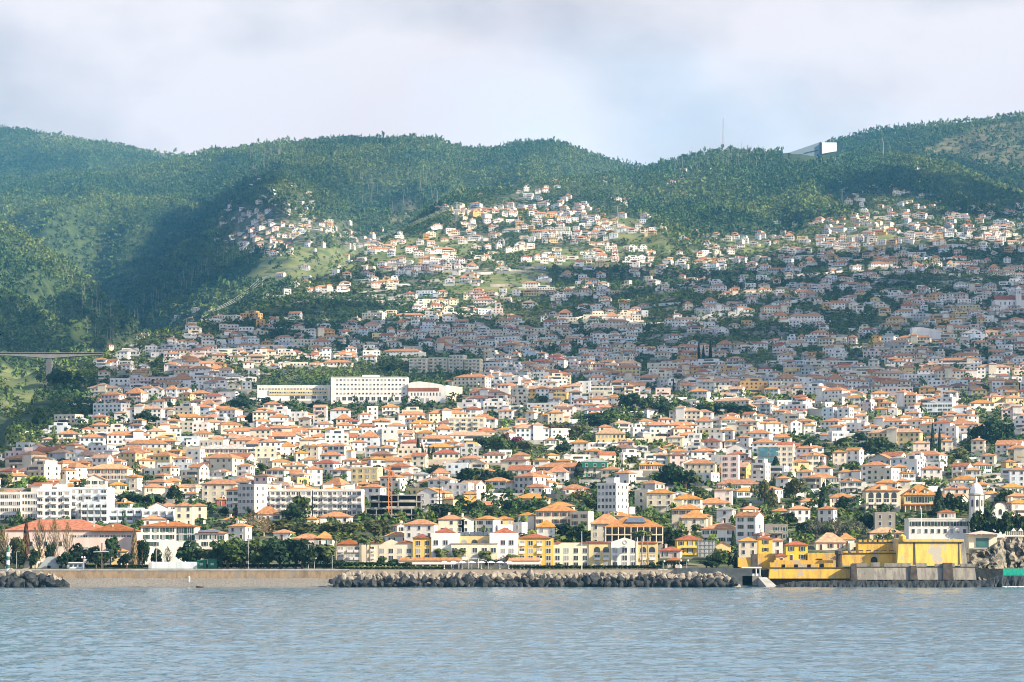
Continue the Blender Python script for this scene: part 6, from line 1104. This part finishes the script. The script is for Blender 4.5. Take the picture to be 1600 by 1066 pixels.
# ---------------------------------------------------------------- individual trees
def crown_mesh(kind, seed, m):
    g = np.random.default_rng(seed)
    if kind == 'broad':
        out = []; nb = 11; bl = []
        for b in range(nb):
            th = g.uniform(0, 2 * pi); rr = .3 * math.sqrt(g.random()) if b else 0; bl.append((rr * cos(th), rr * sin(th), g.uniform(.38, .8) - rr * .35, g.uniform(.15, .25), g.uniform(.12, .2)))
        n = 560; q = .048
        for i in range(n):
            c = bl[i % nb]; d = g.normal(size=3); d /= np.linalg.norm(d); k = g.uniform(.72, 1.08); p = np.array([c[0] + d[0] * c[3] * k, c[1] + d[1] * c[3] * k, c[2] + d[2] * c[4] * k]); nr = d + g.normal(size=3) * .6; nr /= np.linalg.norm(nr); a = np.cross(nr, g.normal(size=3)); a /= np.linalg.norm(a); b2 = np.cross(nr, a); s = q * g.uniform(.6, 1.4)
            out += [p + s * (-a - b2 * .7), p + s * (a * .8 - b2), p + s * (a + b2 * .8), p + s * (-a * .7 + b2)]
        return quads_mesh('crown', np.array(out), m)
    if kind == 'bare':
        out = []
        for i in range(330):
            th = g.uniform(0, 2 * pi); z = g.uniform(.22, 1.0); w = .42 * math.sin(min(1, (z - .15) / .85 * 1.05) * pi) ** .7 + .03; rr = w * math.sqrt(g.random()); p = np.array([rr * cos(th), rr * sin(th), z]); d = np.array([cos(th) * .5, sin(th) * .5, 1.0]) + g.normal(size=3) * .4; d /= np.linalg.norm(d); a = np.cross(d, g.normal(size=3)); a /= np.linalg.norm(a); l = g.uniform(.03, .07); w2 = g.uniform(.008, .018)
            out += [p - a * w2 - d * l, p + a * w2 - d * l, p + a * w2 * .6 + d * l, p - a * w2 * .6 + d * l]
        return quads_mesh('crown', np.array(out), m)
    if kind == 'cyp':
        out = []
        for i in range(420):
            z = g.random() ** .85; w = .5 * (math.sin(pi * min(1, z * .9 + .12)) ** .7) * (1 - .35 * z); th = g.uniform(0, 2 * pi); w *= g.uniform(.8, 1.05); p = np.array([w * cos(th), w * sin(th), .03 + .97 * z]); nr = np.array([cos(th), sin(th), .25]) + g.normal(size=3) * .4; nr /= np.linalg.norm(nr); a = np.cross(nr, (0, 0, 1.)); a /= np.linalg.norm(a); b2 = np.array([0, 0, 1.]) - nr * nr[2]; s = g.uniform(.09, .16); hh = g.uniform(.025, .05)
            out += [p - a * s - b2 * hh, p + a * s - b2 * hh, p + a * s * .5 + b2 * hh, p - a * s * .5 + b2 * hh]
        return quads_mesh('crown', np.array(out), m)
    if kind == 'pine':                                    # tiers of drooping boughs, like a Norfolk pine
        out = []
        for t in range(11):
            z = .16 + .8 * t / 10; w = .5 * (1 - t / 10.6) ** .8 + .02; nbr = 9
            for j in range(nbr):
                th = 2 * pi * (j + .5 * (t % 2)) / nbr + g.uniform(-.15, .15)
                for s in np.linspace(.15, 1, 7):
                    p = np.array([w * s * cos(th), w * s * sin(th), z - .05 * s * s * (1 - t / 14) + .02 * s]); a = np.array([-sin(th), cos(th), 0]); d = np.array([cos(th), sin(th), -.15]); l = w / 9; ww_2 = (.055 * (1.15 - s * .7)) * (1 - t / 16)
                    out += [p - a * ww_2 - d * l, p + a * ww_2 - d * l, p + a * ww_2 * .8 + d * l + (0, 0, g.uniform(-.008, .008)), p - a * ww_2 * .8 + d * l]
        return quads_mesh('crown', np.array(out), m)
    if kind == 'palm':                                    # crown centred on the trunk top, radius 1
        out = []
        for f in range(44):
            th = 2 * pi * f * .381966; up = g.uniform(-.5, 1.0); L0 = g.uniform(.8, 1.1); p0 = np.zeros(3); d = np.array([cos(th), sin(th), up]); d /= np.linalg.norm(d); n = 6; a = np.array([-sin(th), cos(th), 0]); w0 = .0
            for k in range(n):
                p1 = p0 + d * L0 / n; w1 = .28 * math.sin(pi * (k + 1) / (n + .6)) ; 
                for s in (-1, 1):
                    out += [p0, p1, p1 + s * a * w1 - (0, 0, w1 * .55), p0 + s * a * w0 - (0, 0, w0 * .55)]
                p0 = p1; w0 = w1; d = d + np.array([0, 0, -.30]); d /= np.linalg.norm(d)
        return quads_mesh('crown', np.array(out), m)
def trunk_mesh(kind, seed, m):
    g = random.Random(seed); b = MB()
    if kind in ('broad', 'bare'):
        b.tube([(0, 0, -.08), (.01, 0, .2), (.0, .01, .45), (.02, 0, .7)], [.045, .035, .028, .01], 7)
        for k in range(6 if kind == 'broad' else 12):
            th = k * 2.4 + g.uniform(-.4, .4); z = g.uniform(.2, .5); l = g.uniform(.2, .32); b.tube([(0, 0, z), (l * .5 * cos(th), l * .5 * sin(th), z + l * .55), (l * .9 * cos(th), l * .9 * sin(th), z + l * (1.1 if kind == 'broad' else 1.6))], [.022, .014, .004], 5)
    elif kind == 'cyp': b.tube([(0, 0, -.06), (0, 0, .5)], [.10, .06], 6)
    elif kind == 'pine': b.tube([(0, 0, -.06), (0, 0, 1.0)], [.03, .004], 6)
    else:
        b.tube([(0, 0, -.05), (.004, 0, .3), (.002, .003, .7), (0, 0, 1.0)], [.030, .020, .017, .022], 7)
    return b.me('trunk', m)
KINDS = {'broad': 'broadleaf_tree', 'bare': 'bare_tree', 'cyp': 'cypress_tree', 'pine': 'layered_pine_tree', 'palm': 'palm_tree'}
TG = {'broad': 'leafy trees among the houses', 'bare': 'bare and thin trees among the houses', 'cyp': 'cypresses among the houses', 'pine': 'layered pines', 'palm': 'palm trees by the waterfront and gardens'}
DESC = {'dark': 'dark green', 'mid': 'mid-green', 'olive': 'olive green', 'lime': 'bright lime green', 'tan': 'tan-coloured', 'grey': 'greyish', 'cyp': 'dark green', 'palm': 'green', 'red': 'magenta flowering', 'brown': 'reddish brown', 'blue': 'blue-green'}
NAMEK = {'broad': 'leafy tree', 'bare': 'thin-branched tree', 'cyp': 'narrow cypress', 'pine': 'layered pine', 'palm': 'palm tree'}
_C = {}
NT = [0]
def tree(px, rb, rt, wpx, kind, leaf, Yq=None):
    g = random.Random(int(px * 17 + rb * 3 + rt))
    if Yq is None: _, Yq = ray(px, min(rb, 887))
    if rb > 845 and (px < 530 or rb > 880) and kind != 'x': Yq = 1015.5 + (890 - rb) * .75 + g.uniform(0, 2); rb = 888.5
    if px > 1515 and rb > 830: Yq = 1068 + g.uniform(0, 12); rb = 846
    hh = (rb - rt) * Yq / F; w = wpx * Yq / F; x, z = hp(px, rb, Yq); v = g.randrange(3)
    kc, kt = (kind, v, leaf), (kind, v)
    if kc not in _C: _C[kc] = crown_mesh(kind, v + 3, LM[leaf])
    if kt not in _C: _C[kt] = trunk_mesh(kind, v, M['palebark'] if kind in ('bare', 'palm') else M['trunk'])
    if kind == 'cyp' or kind == 'pine' or kind == 'palm': nm = KINDS[kind]
    else: nm = KINDS[kind]
    t = thing(nm, (x, Yq, z), None, 'palm' if kind == 'palm' else 'tree', TG[kind], g.uniform(0, 6.28))
    tr = link('trunk', _C[kt], t); cr = link('crown', _C[kc], t)
    if kind == 'palm': tr.scale = (hh * .9, hh * .9, hh - w * .35); cr.location = (0, 0, hh - w * .35); cr.scale = (w * .68, w * .68, w * .75)
    elif kind == 'cyp': tr.scale = cr.scale = (w * 1.0, w * 1.0, hh)
    elif kind == 'pine': tr.scale = (hh * .8, hh * .8, hh); cr.scale = (w, w, hh)
    else: tr.scale = (hh, hh, hh); cr.scale = (w * 1.12, w * 1.12, hh * 1.04); tr.scale = (max(w, hh * .6), max(w, hh * .6), hh)
    sz = '' if kind in ('palm', 'pine') else ('large ' if wpx * (rb - rt) > 1400 else 'small ' if wpx * (rb - rt) < 330 else '')
    later(t, sz + DESC[leaf] + ' ' + NAMEK[kind], px, (rb + rt) / 2); NT[0] += 1; return t
for ln in TREES.strip().split('\n'):
    for it in ln.split('|'):
        q = it.split(); tree(float(q[0]), float(q[1]), float(q[2]), float(q[3]), q[4], q[5])
# infill trees standing between the houses
gt = random.Random(21)
while NT[0] < 297:
    px = gt.uniform(5, 1595); r = gt.uniform(600, 800); d_ = float(dens(px, r))
    if gt.random() > .9 - d_ * .35: continue
    X, Y = ray(px, r)
    if any(abs(X - a) < c * .55 + 1 and -9 < Y - b < 9 for a, b, c in PLACED): continue
    if 400 < px < 720 and r < 642: continue
    k = gt.choices(('broad', 'cyp', 'palm'), (8, .7, 1.4))[0]; s = F / Y; h_ = gt.uniform(4.5, 9) * s
    tree(px, r + 1, r - h_ * (1.2 if k == 'cyp' else 1), {'broad': h_ * gt.uniform(.8, 1.3), 'cyp': h_ * .2, 'palm': 4.5 * s}[k], k, {'broad': gt.choice(('dark', 'dark', 'mid', 'mid', 'olive', 'lime')), 'cyp': 'cyp', 'palm': gt.choice(('palm', 'olive'))}[k], Yq=Y)
# hedges along the hotel lawn and promenade
PR_H = [clump(.16, 30, s + 70, 'round') for s in range(3)]
def hedge(p0, p1, r, Yq, hgt, leaf, lab):
    n = int((p1 - p0) / 3.2); X = (np.linspace(p0, p1, n) - CX) * Yq / F; VS = []
    for x in X: q = PR_H[rng.integers(0, 3)].copy(); q[:, :2] *= 2.2; q[:, 2] *= hgt * 1.2; q += (x, Yq + rng.uniform(-.3, .3), H + (R0 - r) * Yq / F - .2); VS.append(q)
    tag(link('hedge', quads_mesh('hedge', np.concatenate(VS), LM[leaf])), lab, 'hedge')
hedge(530, 690, 890, 1012.8, 1.1, 'mid', 'low green lawn hedge before the cream hotel wing'); hedge(800, 1030, 889, 1013, 1.2, 'dark', 'dark clipped hedge before the yellow and white hotel wings'); hedge(520, 640, 886, 1016, 1.6, 'dark', 'taller dark hedge under the palms of the cream hotel wing'); hedge(300, 520, 888, 1019, 1.4, 'dark', 'dark hedge under the waterfront trees left of the hotel'); hedge(130, 235, 888, 1018, 1.2, 'dark', 'dark hedge on the promenade below the pink hall'); hedge(1030, 1070, 884, 1016, 1.6, 'dark', 'dark hedge below the small red-roofed buildings')
flush_labels()
print('objects', len(bpy.data.objects), 'trees', NT[0])
# ---------------------------------------------------------------- woodland and shrubs filling the ground that the buildings leave free
CELL = {}
for (a, b, c) in PLACED: CELL.setdefault((int(a // 30), int(b // 30)), []).append((a, b, c))
for q in CAND: CELL.setdefault((int(q[0] // 30), int(q[1] // 30)), []).append((q[0], q[1] + 4, q[5]))
def clear(X, Y, mrg):
    ok = np.ones(X.shape, bool)
    for k in range(len(X)):
        x, y = X[k], Y[k]; i, j = int(x // 30), int(y // 30)
        for di in (-1, 0, 1):
            for dj in (-1, 0, 1):
                for (a, b, c) in CELL.get((i + di, j + dj), ()):
                    if abs(x - a) < c * .5 + mrg and -15 - mrg < y - b < 6.5: ok[k] = False; break
        if y < 1075 and 520 < CX + F * x / y < 1034 and y < 1045: ok[k] = False
        if y < 1062 and CX + F * x / y > 1150: ok[k] = False
    return ok
def mid_test(px, r, l, v, X, Y):
    d = np.clip(1.0 - dens(px, r) * np.where(r > 640, .85, .62), 0, 1) * np.where(any_in(MEADOW + BARE, px, r), .06, 1.0)
    g = np.where(inpoly(px, r, [(640, 352), (700, 315), (860, 290), (1040, 250), (1300, 230), (1600, 300), (1600, 330), (1400, 300), (1290, 330), (1120, 395), (1040, 390), (960, 300), (860, 290)]), 1, .62)
    left = (px < 150) & (r > 560); g = np.where(left, .9, g)
    return (l == 0) & (r < 868) & (Y > 1050) & (rng.random(px.shape) < d * g * (.5 + .7 * (fbm(X / 70, Y / 70, 2) > .45))) & clear(X, Y, 3.0)
X, Y, Z, px, r, l = scatter(9.0, 1050, 5700, mid_test)
hg = rng.uniform(4, 9.5, len(X)); wd = rng.uniform(4.5, 9, len(X))
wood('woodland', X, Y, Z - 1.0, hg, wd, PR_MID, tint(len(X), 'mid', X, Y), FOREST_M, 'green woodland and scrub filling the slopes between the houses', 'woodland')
# garden shrubs everywhere between the houses
def shrub_test(px, r, l, v, X, Y): return (r < 868) & (dens(px, r) > .1) & (rng.random(px.shape) < .75) & (~any_in(MEADOW, px, r) | (rng.random(px.shape) < .25)) & clear(X, Y, 1.0)
X, Y, Z, px, r, l = scatter(6.6, 1060, 4700, shrub_test)
hg = rng.uniform(1.6, 4.2, len(X)); wd = rng.uniform(2.5, 5.5, len(X))
PR_SH = [clump(.15, 13, s + 50, 'round') for s in range(4)]
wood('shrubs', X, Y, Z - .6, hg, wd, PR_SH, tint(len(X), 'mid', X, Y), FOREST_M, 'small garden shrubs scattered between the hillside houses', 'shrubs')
